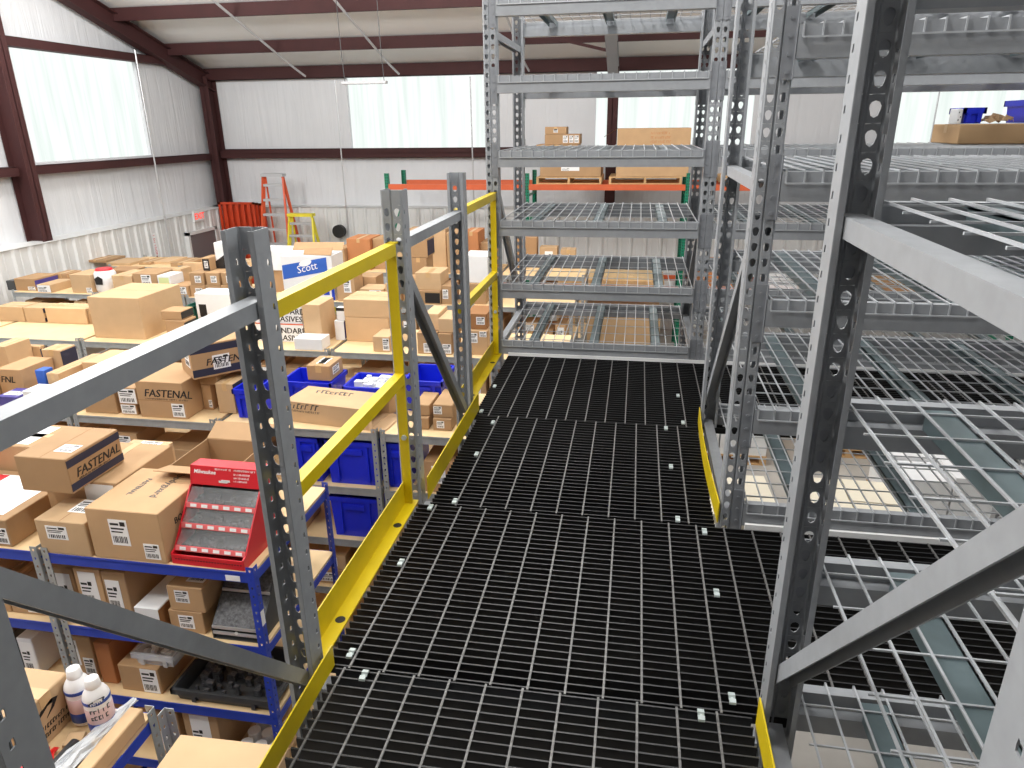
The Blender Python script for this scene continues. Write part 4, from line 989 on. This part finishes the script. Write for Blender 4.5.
# move-in shelf fill where the photograph looks in under the tops
fill(3, 1, -4.3, -3.16, 'below the bold-lettered carton, '+BT, 'second', 31, .10, .2, .14, .28)
fill(3, 1, -3.04, -2.62, 'left of the totes, '+BT, 'second', 33, .12, .3)
fill(3, 1, -5.55, -4.42, 'far left bay, '+BT, 'second', 32)
fill(3, 2, -3.04, -2.4, 'by the totes, '+BT, 'third', 34)
fill(3, 3, -3.0, -1.9, 'by the totes, '+BT, 'fourth', 35)
fill(3, 1, -1.72, -1.0, 'end bay, '+BT, 'second', 36); fill(3, 2, -1.72, -1.0, 'end bay, '+BT, 'third', 37)
fill(2, 1, -4.3, -3.55, 'far left bay, blue beam row', 'second', 38)
# ---------------------------------------------------------------- row of bare plywood tops
Y4 = 6.35
px_carton('biggest plain carton, alone on the bare plywood top', 95.5, 146, 298, 6.50, S0, .74, m='kraft2', seam='x', tape=False)
mbx = bpy.context.scene.objects['carton'] if False else None
for i, (a, b, yt, Y, m, bd) in enumerate(((0, 25.5, 307, 6.98, 'kraft2', None), (26.5, 46, 308, 6.98, 'kraft2', 1), (48, 88, 308.5, 6.98, 'kraft2', None), (88.6, 96, 309, 7.0, 'kraft1', None))):
    px_carton('%s kraft carton along the back edge of the bare plywood top' % ORD[i], a, b, yt, Y, S0, .28, m=m, tape=not bd, band=('x', ((0, .65, 1, .95), (0, .05, 1, .3)), 'inkblue') if bd else None)
q, zt = px_carton('lower small carton with dark end, right of the biggest plain carton', 168, 187, 321, 6.56, S0, .22, m='kraft1', tape=False, band=('x', ((0, .1, 1, .9),), 'ink'))
px_carton('upper small carton with dark end, right of the biggest plain carton', 162, 182, 311.5, 6.58, zt+.003, .22, m='kraft1', tape=False, band=('x', ((0, .1, 1, .9),), 'ink'))
t, zt = px_carton('white crate with a dark printed panel, behind the nearest cut-down upright', 200, 236, 294, 6.95, S0, .30, m='whitebox', tape=False, band=('f', ((.08, .35, .28, .7),), 'ink'))
tote('dark green bin left of the white crate', xat(194, 6.98, S0), 6.98, S0, .10, .2, .26, m='teal', name='green_bin', cat='bin')
carton('small red box at the edge of the bare plywood top', xat(236, 6.46, S0), 6.46, S0, .05, .05, .075, 'red', 0, False)
xa, xb = xat(258, 6.62, S0), xat(305, 6.62, S0)
t = carton('lower white carton with black capital lettering, behind the near yellow rail', (xa+xb)/2, 6.62, S0, xb-xa, .45, .20, 'whitebox', 0, False)
front_text(t, 'STANDARD', .085, .13, .095, 'front', xb-xa, shear=0, bold=.02); front_text(t, 'ABRASIVES', .085, .13, .015, 'front', xb-xa, shear=0.1, bold=.02)
mb = MB(); mb.box(-(xb-xa)/2-.001, -.001, .186, (xb-xa)/2+.001, 0, .2); mb.build('printed_band', M['orange'], t, False)
t = carton('upper white carton with black capital lettering, behind the near yellow rail', (xa+xb)/2-.01, 6.63, S0+.203, xb-xa, .44, .20, 'whitebox', 0, False)
front_text(t, 'STANDARD', .085, .13, .095, 'front', xb-xa, shear=0, bold=.02); front_text(t, 'ABRASIVES', .085, .13, .015, 'front', xb-xa, shear=0.1, bold=.02)
px_carton('tall plain carton right of the white lettered cartons', 306, 323.5, 305, 6.58, S0, .36, m='kraft2', tape=False)
px_carton('white flat carton at the front edge, bare plywood top', 293, 322.5, 339, 6.37, S0, .34, m='whitebox', tape=False)
q, zt = px_carton('small purple and white box between two plain cartons', 336, 345.5, 321, 6.75, S0, .12, m='whitebox', tape=False, band=('x', ((0, .1, .95, .95),), 'purple'))
px_carton('small dark-capped white box on the purple and white box', 337, 345, 308, 6.76, zt+.003, .08, m='whitebox', tape=False, band=('f', ((0, .75, 1, 1),), 'ink'))
q, zt = px_carton('wide lower plain carton beside the yellow end post', 344, 390, 318, 6.74, S0, .40, m='kraft2', tape=False)
px_carton('wide upper plain carton beside the yellow end post', 344, 390, 300, 6.74, zt+.003, .40, m='kraft2', tape=True)
px_carton('small carton with end label at the front edge behind the yellow end post', 373.5, 390, 337, 6.42, S0, .30, m='kraft2', tape=False, stick=(.6, .1, .98, .9))
# right-hand part seen past the uprights
q, zt = px_carton('carton with a dark framed label, seen between the two far uprights', 417, 441, 291, 7.9, S0+.02, .3, m='kraft0', tape=False, band=('f', ((.28, .1, .95, .9),), 'ink'), stick=(.38, .25, .88, .75)) if False else (None, None)
q, za = px_carton('lower left of two kraft cartons on the bare plywood, between the far uprights', 418, 438, 333, 6.42, S0, .4, m='kraft1', stick=(.3, .05, .9, .5), tape=False)
q, zb = px_carton('lower right of two kraft cartons on the bare plywood, between the far uprights', 439, 452, 334, 6.42, S0, .4, m='kraft1', stick=(.3, .05, .95, .5), tape=False)
px_carton('upper left kraft carton, bare plywood row, between the far uprights', 425, 439, 314, 6.50, za+.003, .35, m='kraft2', tape=False)
px_carton('upper right kraft carton, bare plywood row, between the far uprights', 438, 455, 319, 6.46, zb+.003, .35, m='kraft2', tape=False)
q, zc = px_carton('kraft carton with two stickers, right of the far cut-down upright', 468, 488, 331, 6.45, S0, .4, m='kraft0', stick=((.1, .5, .5, .9), (.6, .75, .95, .98)), tape=False)
px_carton('dark printed carton stacked right of the far cut-down upright', 466, 487, 314, 6.50, zc+.003, .35, m='flap', tape=False, stick=(.5, .3, .9, .8))
fill(4, 1, -2.94, -1.7, 'behind the near rail, '+BP, 'second', 41, .14, .3, .12, .26, .02)
fill(4, 1, -4.36, -3.04, 'behind the nearest upright, '+BP, 'second', 42, .14, .3, .14, .3)
fill(4, 1, -5.78, -4.5, 'under the biggest carton, '+BP, 'second', 43, .2, .33); fill(4, 1, -7.1, -5.9, 'far left bay, '+BP, 'second', 44)
fill(4, 1, -1.58, -.7, 'end bay, '+BP, 'second', 45, .18, .3, .16, .28); fill(4, 2, -1.58, -.7, 'end bay, '+BP, 'third', 46, .14, .3); fill(4, 2, -2.9, -1.7, 'behind the near rail, '+BP, 'third', 47)
fill(4, 3, -1.58, -.7, 'end bay, '+BP, 'fourth', 48); fill(4, 4, -1.58, -.7, 'end bay, '+BP, 'bottom', 49)
# ---------------------------------------------------------------- fifth row
Y5 = 8.45
t, z_ = px_carton('kraft carton with blue striped side at the left end of the fifth row', 16.5, 37, 279, 8.50, S0, .42, m='kraft1', tape=False, stick=(.6, .05, .95, .35), band=('x', ((0, .3, 1, .85),), 'purple'))
px_carton('kraft carton with a white front label beside the blue-striped carton', 38, 52, 285, 8.42, S0, .42, m='kraft2', tape=False, stick=(.05, .05, .95, .95))
px_carton('brown carton behind the white-labelled one, left end of the fifth row', 55, 69, 274, 8.95, S0, .3, m='kraft1')
px_carton('kraft carton with a corner sticker left of the wrapped reel', 73, 93, 275, 8.46, S0, .4, m='kraft2', tape=False, stick=(.72, .02, .99, .3))
px_carton('dark grey box at the far left end of the fifth row', 8, 16, 281, 8.5, S0, .3, m='darkgrey', tape=False)
def reel():
    x = xat(105, 8.55, S0); t = thing('wrapped_reel', uniq('reel wrapped in white film with a red top, fifth row'), 'reel', (x, 8.62, S0+.002))
    mb = MB(); mb.tube([(0, 0, 0), (0, 0, .03), (0, 0, .26), (0, 0, .30)], [.12, .14, .14, .11], 20); mb.build('reel_body', M['whitebox'], t, False, True)
    mb = MB(); mb.tube([(0, 0, .30), (0, 0, .325)], [.115, .10], 20); mb.build('red_top', M['red'], t, False)
    mb = MB(); mb.prism([(-.05, .12), (.05, .12), (.06, .2), (0, .235), (-.06, .2)], 'y', -.146, -.136); mb.build('dark_print', M['ink'], t, False)
reel()
px_carton('kraft carton right of the wrapped reel, fifth row', 115, 135, 276, 8.46, S0, .45, m='kraft2')
px_carton('brown carton with a white front label, middle of the fifth row', 136, 160, 274, 8.46, S0, .45, m='kraft1', tape=False, stick=(.35, .45, .75, .95))
px_carton('pale green and white carton, fifth row', 160.5, 173, 276, 8.44, S0, .3, m='whitebox', tape=False, band=('f', ((.1, .1, .9, .9),), 'limegreen'))
px_carton('narrow kraft carton right of the pale green carton', 174, 182, 270, 8.70, S0, .3, m='kraft2')
px_carton('kraft carton with a big grey sticker, front of the fifth row', 170.5, 189, 286, 8.42, S0, .3, m='kraft1', tape=False, stick=(.3, .25, .9, .9))
px_carton('large flat carton with pale green wrap behind the wrapped reel', 112, 152, 269, 9.3, S0, .5, m='limegreen', tape=False)
q1 = {}
for j in range(2):
    for i, (a, b) in enumerate(((191, 206.5), (207, 222), (222.6, 236))):
        z = S0 if j == 0 else q1[i]+.003
        t, q1[i] = px_carton('%s of the six like cartons with square labels, %s tier' % (('left', 'middle', 'right')[i], ('lower', 'upper')[j]), a, b, 285.5 if j == 0 else 273, 8.46, z, .45, m='kraft1', tape=False, stick=(.35, .2, .8, .75), group='six like cartons of the fifth row')
px_carton('small carton with black front on the six like cartons', 203, 211.5, 258, 8.6, q1[0]+.003, .25, m='kraft1', tape=False, band=('f', ((.1, .0, 1, .9),), 'ink'), stick=(.3, .2, .8, .75))
t = px_carton('white carton with black lower front, behind the nearest upright', 214, 233, 243, 8.75, q1[1]+.003, .3, m='whitebox', tape=False)[0]
mb = MB(); mb.prism([(-.24, .0), (.2, 0), (.2, .12), (.05, .2), (-.24, .02)], 'y', -.0015, 0); mb.build('printed_band', M['ink'], t, False)
px_carton('low flat carton behind the six like cartons', 186, 205, 263, 9.2, S0, .4, m='kraft2')
xa, xb = xat(286, 8.46, S0), xat(335, 8.46, S0); hz = zat(310, 256, 8.46)-S0
t = carton('tall white carton with a blue printed band and open top flaps', (xa+xb)/2, 8.46, S0, xb-xa, .42, hz, 'whitebox', .05, False)
w = xb-xa
mb = MB(); mb.prism([(-w/2+.01, hz*.46), (w*.40, hz*.66), (w*.40, hz*.97), (-w/2+.01, hz*.78)], 'y', -.0012, 0); mb.build('printed_band', M['scottblue'], t, False)
lettering('printed_text', 'Scott', .135, M['white'], t, (-w*.19, -.0022, hz*.60), (PI/2, -.24, 0), .15, 0, 'LEFT', .0004)
mb = MB(); Q = [(-w*.02+.085*math.cos(2*PI*k/20), hz*.84+.042*math.sin(2*PI*k/20)+.02*math.cos(2*PI*k/20)) for k in range(20)]
mb.prism(Q, 'y', -.0024, -.0012); mb.build('oval_mark', M['white'], t, False)
mb = MB(); mb.box(-w*.12, -.0012, hz*.16, w*.16, 0, hz*.21); mb.box(w*.28, -.0012, hz*.12, w*.40, 0, hz*.30); mb.box(w*.44, -.0012, 0, w*.5, 0, hz*.42); mb.build('printed_mark', M['bluep'], t, False)
for k, (P) in enumerate((([(-.05, .05, hz+.004), (w/2, .0, hz+.004), (w/2-.05, .22, hz+.07), (-.1, .24, hz+.05)]), ([(-w/2, .40, hz+.004), (w/2, .42, hz+.004), (w/2, .52, hz+.09), (-w/2, .50, hz+.09)]))):
    mb = MB(); mb.poly(P); mb.poly([(a, b, c+.005) for a, b, c in P]); mb.build('flap', M['kraft1'], t, False)
px_carton('plain white carton left of the blue-banded white carton', 271, 297, 246, 9.0, S0+.30, .3, m='whitebox', tape=False) if False else None
carton('plain kraft carton underneath a white carton, fifth row', xat(272, 8.8, S0), 8.85, S0, .5, .4, .30, 'kraft1')
carton('plain white carton on a kraft carton, left of the blue-banded carton', xat(276, 8.8, S0), 8.83, S0+.303, .52, .42, .27, 'whitebox')
for i, (a, b, yt, Y, st) in enumerate(((338, 356, 276, 8.44, (.4, .35, .8, .9)), (357, 377, 277, 8.75, None), (361, 384, 289, 8.44, (.4, .4, .9, .9)), (386, 400, 284, 8.5, None))):
    q = px_carton('%s of the small cartons right of the blue-banded carton, fifth row' % ORD[i], a, b, yt, Y, S0, .3, m='kraft0' if i < 2 else 'kraft2', stick=st, tape=False)
for i, (a, b, yt, Y, st) in enumerate(((404, 417, 280, 8.5, None), (417, 441, 291, 8.42, None), (441.5, 453, 286, 8.44, (.1, .3, .6, .8)), (464, 486, 284, 8.5, None))):
    q, zq = px_carton('kraft carton %s from the left on the fifth row, between the uprights' % ORD[i], a, b, yt, Y, S0, .35, m='kraft1', stick=st, tape=False, band=('f', ((.35, .1, .97, .85),), 'ink') if i == 1 else None)
    q1[i] = zq
px_carton('pale kraft carton on the dark-labelled carton, between the uprights', 415, 446, 273, 8.46, q1[1]+.003, .40, m='kraft2')
q, zz = px_carton('kraft carton behind the pale one, between the uprights', 412, 428, 258, 8.95, S0, .36, m='kraft1')
px_carton('kraft carton with striped dark end, topmost between the uprights', 411, 428, 239, 8.95, zz+.003, .4, m='kraft1', tape=False, band=('x', ((0, .1, 1, .9),), 'inkblue'))
px_carton('big white carton with ribbed side, right of the far cut-down upright', 464, 488, 256, 8.55, q1[3]+.003, .4, m='whitebox', tape=False)
fill(5, 1, -3.2, -2.1, 'under the blue-banded carton, '+FR, 'second', 51); fill(5, 1, -1.9, -.8, 'end bay, '+FR, 'second', 52); fill(5, 1, -8.5, -7.4, 'far left bay, '+FR, 'second', 53)
# ---------------------------------------------------------------- last row
rnd = random.Random(77)
LASTP = [(33, 44, 271, 0), (45, 59, 268, 0), (84, 106, 265, 0), (107, 130, 266, 1), (139, 150, 270, 0), (152, 170, 268, 1), (171, 188, 263, 0), (240, 262, 262, 1), (263, 284, 254, 0), (336, 346, 249, 0), (347, 372, 239, 2), (373, 386, 239, 0), (388, 404, 246, 1), (406, 426, 231, 0), (427, 447, 229, 1), (448, 463, 233, 0), (464, 479, 232, 2), (480, 494, 243, 0)]
for i, (a, b, yt, c) in enumerate(LASTP):
    px_carton('%s carton, %s from the left along the last shelving row' % (('kraft', 'pale kraft', 'orange-brown')[c], ORD[i]), a, b, yt, 10.42+.1*(i % 3), S0, .5, m=('kraft1', 'kraft2', 'kraftred')[c], tape=(i % 2 == 0))
fill(6, 1, -4.5, -3.4, 'middle bay, '+LR, 'second', 61); fill(6, 1, -3.2, -2.1, 'under the orange carton, '+LR, 'second', 62); fill(6, 1, -1.9, -.8, 'end bay, '+LR, 'second', 63)
def rank(rown, xa, xb, y, lab, seed, z=None, hmin=.12, hmax=.34):
    rnd = random.Random(seed); x = xa; k = 0; z = S0 if z is None else z
    while x < xb-.12 and k < 20:
        w = min(rnd.uniform(.2, .44), xb-x); h = rnd.uniform(hmin, hmax); m = rnd.choice(KR*3+['whitebox'])
        t = carton('%s carton, %s from the left, %s' % ('white' if m == 'whitebox' else 'brown', ORD[k], lab), x+w/2, y+rnd.uniform(0, .06), z, w-.01, rnd.uniform(.25, .36), h, m, rnd.uniform(-.05, .05), rnd.random() < .5, (.3, .2, .75, .8) if rnd.random() < .6 else None, soft=True)
        x += w+rnd.uniform(0, .06); k += t is not None
rank(5, -8.4, -6.2, 8.93, 'back rank of the fifth row, far left', 201, hmin=.16, hmax=.25)
rank(5, -3.2, -2.4, 8.93, 'back rank of the fifth row, middle', 202, hmin=.2)
rank(6, -4.2, -.9, 10.96, 'back rank of the last row, right half', 204, hmin=.25, hmax=.48)
rank(3, -6.6, -5.3, 4.56, 'front of the blue tote row, far left', 205, hmax=.25)
# ================================================================ BACK WALL: ladders, pallet rack
def stepladder(label, x, y, z1, m, wtop, wbot, rz=0., rungs=9, run=.9):
    t = thing('stepladder', uniq(label), 'ladder', (x, y, FZ), rz); H = z1-FZ
    for s in (-1, 1):
        mb = MB(); mb.channel((s*wbot/2, 0, 0), (s*wtop/2, run*.62, H-.03), .035, .085, .004, s); mb.build('side_rail', M[m], t, False)
        mb = MB(); mb.channel((s*wbot/2, run*1.25, 0), (s*wtop/2*.9, run*.66, H-.06), .03, .06, .004, s); mb.build('rear_rail', M[m], t, False)
    for i in range(1, rungs+1):
        f = i/(rungs+.6); w = wbot+(wtop-wbot)*f; y_ = run*.62*f; zz = (H-.03)*f
        mb = MB(); mb.box(-w/2+.015, y_-.04, zz-.012, w/2-.015, y_+.045, zz); mb.box(-w/2+.015, y_-.045, zz-.05, w/2-.015, y_-.04, zz); mb.build('step', M['alum'], t, False)
    mb = MB(); mb.box(-wtop/2-.03, run*.62-.09, H-.06, wtop/2+.03, run*.62+.10, H); mb.build('top_cap', M['alum' if m == 'orangefib' else m], t, False)
    return t
stepladder('tall orange stepladder with grey top cap against the back wall', -7.72, 14.05, .52, 'orangefib', .44, .80, 0, 10)
stepladder('yellow stepladder with silver steps, right of the tall orange ladder', -7.05, 13.85, -.28, 'yellowfib', .50, .78, 0, 9, .8)
def stacked_frames():
    t = thing('stacked_steel_barrier', uniq('red-orange steel panels standing together in the back corner'), 'steel panels', (-8.64, 14.72, FZ), 0)
    for i in range(4):
        y = -.12+.09*i; x0, x1, zt = -.45+.03*i, .40+.03*i, 2.66-.02*i
        mb = MB()
        mb.box(x0, y-.02, .0, x0+.05, y+.02, zt); mb.box(x1-.05, y-.02, .0, x1, y+.02, zt); mb.box(x0, y-.02, zt-.05, x1, y+.02, zt); mb.box(x0, y-.02, .1, x1, y+.02, .15)
        n = 6
        for k in range(1, n): xx = x0+(x1-x0)*k/n; mb.box(xx-.035, y-.008, .1, xx+.035, y+.008, zt-.03)
        mb.build('panel', M['redorange'], t, False)
stacked_frames()
mb = MB(); mb.tube([(-6.55, 14.6, -.75), (-6.5, 14.6, -.70), (-6.38, 14.6, -.68), (-6.3, 14.6, -.74)], [.05, .10, .10, .04], 10)
t = thing('wall_fan', uniq('small black wall fan right of the yellow stepladder'), 'fan', (-6.45, 14.95, -.72))
mb = MB(); mb.tube([(0, -.14, 0), (0, -.02, 0)], .14, 18); mb.build('fan_head', M['ink'], t, False); mb = MB(); mb.box(-.03, -.02, -.05, .03, .17, .05); mb.build('bracket', M['ink'], t, False)
# orange and green pallet rack
GX = [-4.62, -1.98, .86, 3.70, 6.5]
def green_frame(x, label):
    t = thing('rack_frame', uniq(label), 'rack frame', (x, 13.55, FZ), 0, 'green frames of the pallet rack'); H = .62-FZ
    for y in (-.53, .53):
        mb = MB(); s = 1 if y < 0 else -1
        mb.box(-.04, y-.002, 0, .04, y+.002, H); mb.box(-.04, min(y, y+s*.06), 0, -.036, max(y, y+s*.06), H); mb.box(.036, min(y, y+s*.06), 0, .04, max(y, y+s*.06), H)
        for k in range(int(H/.0508)):
            for u in (-.018, .018): mb.prism([(u-.009, k*.0508+.02), (u+.009, k*.0508+.02), (u+.005, k*.0508+.042), (u-.005, k*.0508+.042)], 'y', y-.0035, y+.0035, 1)
        mb.build('post', [M['green'], M['ink']], t, False)
    for a, b, c, d in ((-.5, .5, .5, 1.3), (.5, -.5, 1.3, 2.1), (-.5, .5, 2.1, 2.9), (-.5, .5, 2.95, 2.95), (-.5, .5, .45, .45)):
        mb = MB(); mb.bar((0, a, c), (0, b, d), .03, .03); mb.build('brace', M['green'], t, False)
for i, x in enumerate(GX): green_frame(x, 'green pallet rack frame, %s from the left, by the back wall' % ORD[i])
for i in range(4):
    for nm, y in (('front', 13.0), ('back', 14.1)):
        for lv, z in (('upper', .43), ('lower', -1.38)):
            mb = MB(); mb.box(GX[i]+.045, y-.025, z-.10, GX[i+1]-.045, y+.025, z); mb.box(GX[i]+.045, y-.027, z-.09, GX[i+1]-.045, y-.025, z-.05)
            o = mb.build('pallet_rack_beam', M['orange']); tag(o, uniq('orange pallet rack beam, %s %s, %s bay by the back wall' % (lv, nm, ORD[i])), 'rack beam', 'orange pallet rack beams')
def pallet(label, x, y, z, w=1.1, d=1.0):
    t = thing('pallet', uniq(label), 'pallet', (x, y, z+.002), 0, 'wooden pallets on the orange rack')
    for k in range(7): mb = MB(); yy = k*(d-.09)/6; mb.box(-w/2, yy, .105, w/2, yy+.09, .123); mb.build('top_board', M['wood'], t, False)
    for k in range(3): mb = MB(); xx = -w/2+k*(w-.04)/2; mb.box(xx, 0, .018, xx+.04, d, .105); mb.build('stringer', M['wood'], t, False)
    for k in range(3): mb = MB(); yy = k*(d-.09)/2; mb.box(-w/2, yy, 0, w/2, yy+.09, .018); mb.build('bottom_board', M['wood'], t, False)
    return t
ZP = .43
pallet('wooden pallet under the stacked cartons on the orange rack', -1.22, 13.0, ZP, 1.16); pallet('wooden pallet under the huge carton on the orange rack', .12, 13.0, ZP, 1.26)
pallet('wooden pallet alone on the orange rack, seen past the uprights', 2.0, 13.0, ZP, 1.16)
z0 = ZP+.127
carton('wide flat carton lying directly on a pallet, orange rack', -1.2, 13.05, z0, 1.08, .9, .20, 'kraft1', stick=(.35, .5, .65, .95))
carton('wide carton carrying two smaller cartons, orange rack', -1.45, 13.1, z0+.203, .74, .7, .34, 'kraft1')
carton('carton with three white stickers, near the top of the orange rack stack', -1.36, 13.15, z0+.546, .62, .5, .17, 'kraft1', stick=((.52, .15, .66, .85), (.7, .15, .82, .85), (.85, .15, .97, .85)))
carton('smallest carton topping the stack on the orange rack', -1.48, 13.17, z0+.719, .38, .4, .12, 'kraft1', stick=(.4, .2, .6, .7))
carton('white carton with green print between the stack and the huge carton', -.86, 13.2, z0+.203, .42, .5, .20, 'whitebox', band=None)
t = carton('huge brown carton on a pallet, orange rack', .23, 13.02, z0, 1.24, .95, .80, 'kraft0', 0, False)
for i in range(3): scribble(t, -.05, .56+.07*i, .32, .04, lambda u, q, l: (u, -l, q), 'kraftred', 130+i, 0)
mb = MB(); mb.poly([(-.62, .0, .80), (-.62, .5, .80), (-.86, .5, .66), (-.86, 0, .66)]); mb.poly([(-.62, .0, .805), (-.62, .5, .805), (-.86, .5, .665), (-.86, 0, .665)]); mb.build('flap', M['kraft0'], t, False)
z1 = -1.38
t = thing('plywood_stack', uniq('stack of pale wooden sheets on the lower orange beams'), 'wood stack', (-.42, 13.0, z1+.002))
mb = MB(); mb.box(-.98, 0, 0, .98, .95, .09); mb.build('bottom_sheets', M['wood'], t, False)
mb = MB(); mb.prism([(-.95, .09), (.95, .09), (.2, .22), (-.3, .26)], 'y', .05, .9); mb.build('top_sheets', M['ply'], t, False)
carton('long low kraft carton under the pale wooden sheets, on the floor', -.43, 12.7, FZ, 1.9, 1.0, .9, 'kraft2')
for i, (x, w_, h_, m) in enumerate(((-3.6, .9, .5, 'kraft1'), (1.6, .8, .42, 'kraftred'), (2.7, .8, .3, 'whitebox'), (4.5, 1.0, .45, 'kraft1'), (5.7, .7, .35, 'kraft2'))):
    carton('carton on the lower orange beams, %s from the left' % ORD[i], x, 13.02, z1, w_, .8, h_, m)
for i, (x, y, w_, d_, h_, m) in enumerate(((1.0, 6.2, 1.1, 1.0, .5, 'cream'), (2.3, 6.4, 1.0, 1.0, .4, 'cream'), (.1, 7.6, .9, .9, .6, 'whitebox'), (3.4, 7.2, 1.0, 1.0, .6, 'whitebox'), (1.2, 8.6, 1.2, 1.0, .8, 'whitebox'), (2.9, 9.0, 1.1, 1.0, 1.0, 'kraft2'), (4.6, 8.6, 1.0, 1.0, .7, 'whitebox'), (4.8, 10.5, 1.1, 1.0, .9, 'kraftred'), (2.0, 10.8, 1.1, 1.0, .7, 'kraft2'))):
    t = thing('pallet_load', uniq('%s floor load of boxes beyond the wire decks, counted from the near left' % ORD[i]), 'pallet load', (x, y, FZ), random.uniform(-.05, .05), 'floor loads beyond the wire decks')
    mb = MB(); mb.box(-w_/2, 0, 0, w_/2, d_, .02)
    for k in range(3): mb.box(-w_/2+k*(w_-.08)/2, 0, .02, -w_/2+k*(w_-.08)/2+.08, d_, .11)
    mb.box(-w_/2, 0, .11, w_/2, d_, .13); mb.build('pallet_base', M['wood'], t, False)
    for a in range(2):
        for b in range(2):
            hh = h_*random.uniform(.8, 1); mb = MB(); mb.box(-w_/2+a*w_/2+.01, b*d_/2+.01, .131, -w_/2+(a+1)*w_/2-.01, (b+1)*d_/2-.01, .131+hh); mb.build('stacked_box', M[m], t, False)
# ---------------------------------------------------------------- cartons and bins on the far long rack
ZD = LEV[3]+.008
carton('kraft carton under the blue bins, on a wire deck of the far long rack', 2.27, 4.86, ZD, .78, .42, .112, 'kraft0', .0)
tote('upright blue bin with white slotted side on the wire-deck carton', 1.97, 4.93, ZD+.115, .10, .2, .09, group=None, name='parts_bin', cat='bin')
carton('white slotted card box next to the blue bin on the wire-deck carton', 1.90, 4.92, ZD+.115, .05, .12, .085, 'whitebox', 0, False, band=('f', ((.2, .2, .4, .3), (.6, .4, .8, .5), (.2, .7, .4, .8)), 'inkblue'))
t = tote('large blue bin lying on its side on the wire-deck carton', 2.43, 4.97, ZD+.115, .34, .24, .13, group=None, name='parts_bin', cat='bin')
crumple('packing_paper', 'crumpled kraft paper between the blue bins on the wire-deck carton', 'paper', [(2.05, 4.92, ZD+.117), (2.2, 4.92, ZD+.117), (2.2, 5.06, ZD+.117), (2.05, 5.06, ZD+.117)], 'kraft2', 12, .035, 8, 6)
# ---------------------------------------------------------------- signs, conduits, lamp
t = thing('exit_sign', uniq('red lit exit sign above the dark grey door'), 'sign', (LX+.06, 13.86, -.29))
mb = MB(); mb.box(0, -.17, -.11, .045, .17, .11); mb.build('sign_box', M['whitebox'], t, False)
lettering('exit_letters', 'EXIT', .17, M['exit'], t, (.0465, -.155, -.06), (PI/2, 0, PI/2), 0, .004, 'LEFT', .001)
t = thing('fire_sign', uniq('narrow white sign with red print on the ribbed wall panel'), 'sign', (LX+.065, 12.35, -.68))
mb = MB(); mb.box(0, -.06, -.24, .004, .06, .24); mb.build('sign_plate', M['white'], t, False)
scribble(t, -.2, -.02, .4, .05, lambda u, q, l: (.004+l, q, -u), 'red', 140, 0)
mb = MB(); mb.prism([(-.03, -.2), (.03, -.2), (0, -.235)], 'x', .004, .0052); mb.build('arrow', M['ink'], t, False)
def conduit(label, pts, r=.014, m='alum', nm='conduit'):
    mb = MB(); mb.tube(pts, r, 8); o = mb.build(nm, M[m]); tag(o, uniq(label), 'conduit', 'roof and wall conduits')
conduit('pale conduit on the left wall running down past the daylit panel', [(LX+.09, 12.75, 2.80), (LX+.09, 12.75, FZ+.3)])
conduit('pale conduit down the back wall beside the left daylit panel', [(-6.30, LYB-.06, 2.36), (-6.30, LYB-.06, FZ+.3)])
conduit('pale conduit crossing the middle of the left daylit panel', [(-3.42, LYB-.06, 2.36), (-3.42, LYB-.06, -1.5)])
conduit('pale conduit across the right-hand daylit panel', [(5.43, YB-.24, 2.4), (5.43, YB-.24, -.0)])
for i, x in enumerate((-7.05, -5.0, -2.3)):
    conduit('white cable under the roof purlins, %s from the left' % ORD[i], [(x+.05, YB-.35, 2.45)]+[(x, y, roofz(y)-.265) for y in (14.6, 12, 9, 6, 3)], .022, 'strip', 'hanging_cable')
t = thing('strip_lamp', uniq('slim white strip lamp hanging on two wires before the daylit panel'), 'lamp', (-4.52, 12.0, 2.10))
mb = MB(); mb.prism([(-.06, .0), (.06, 0), (.03, .05), (-.03, .05)], 'x', -.40, .40) if False else mb.box(-.38, -.06, 0, .38, .06, .04); mb.build('lamp_housing', M['strip'], t, False)
mb = MB(); mb.box(-.37, -.05, -.004, .37, .05, 0); mb.build('diffuser', M['strip'], t, False)
for s in (-1, 1):
    mb = MB(); mb.tube([(s*.34, 0, .04), (s*.34-.02, 0, .55), (s*.34-.03, 0, roofz(12)-.25-2.10)], .006, 6); mb.build('hanging_wire', M['darkgrey'], t, False)
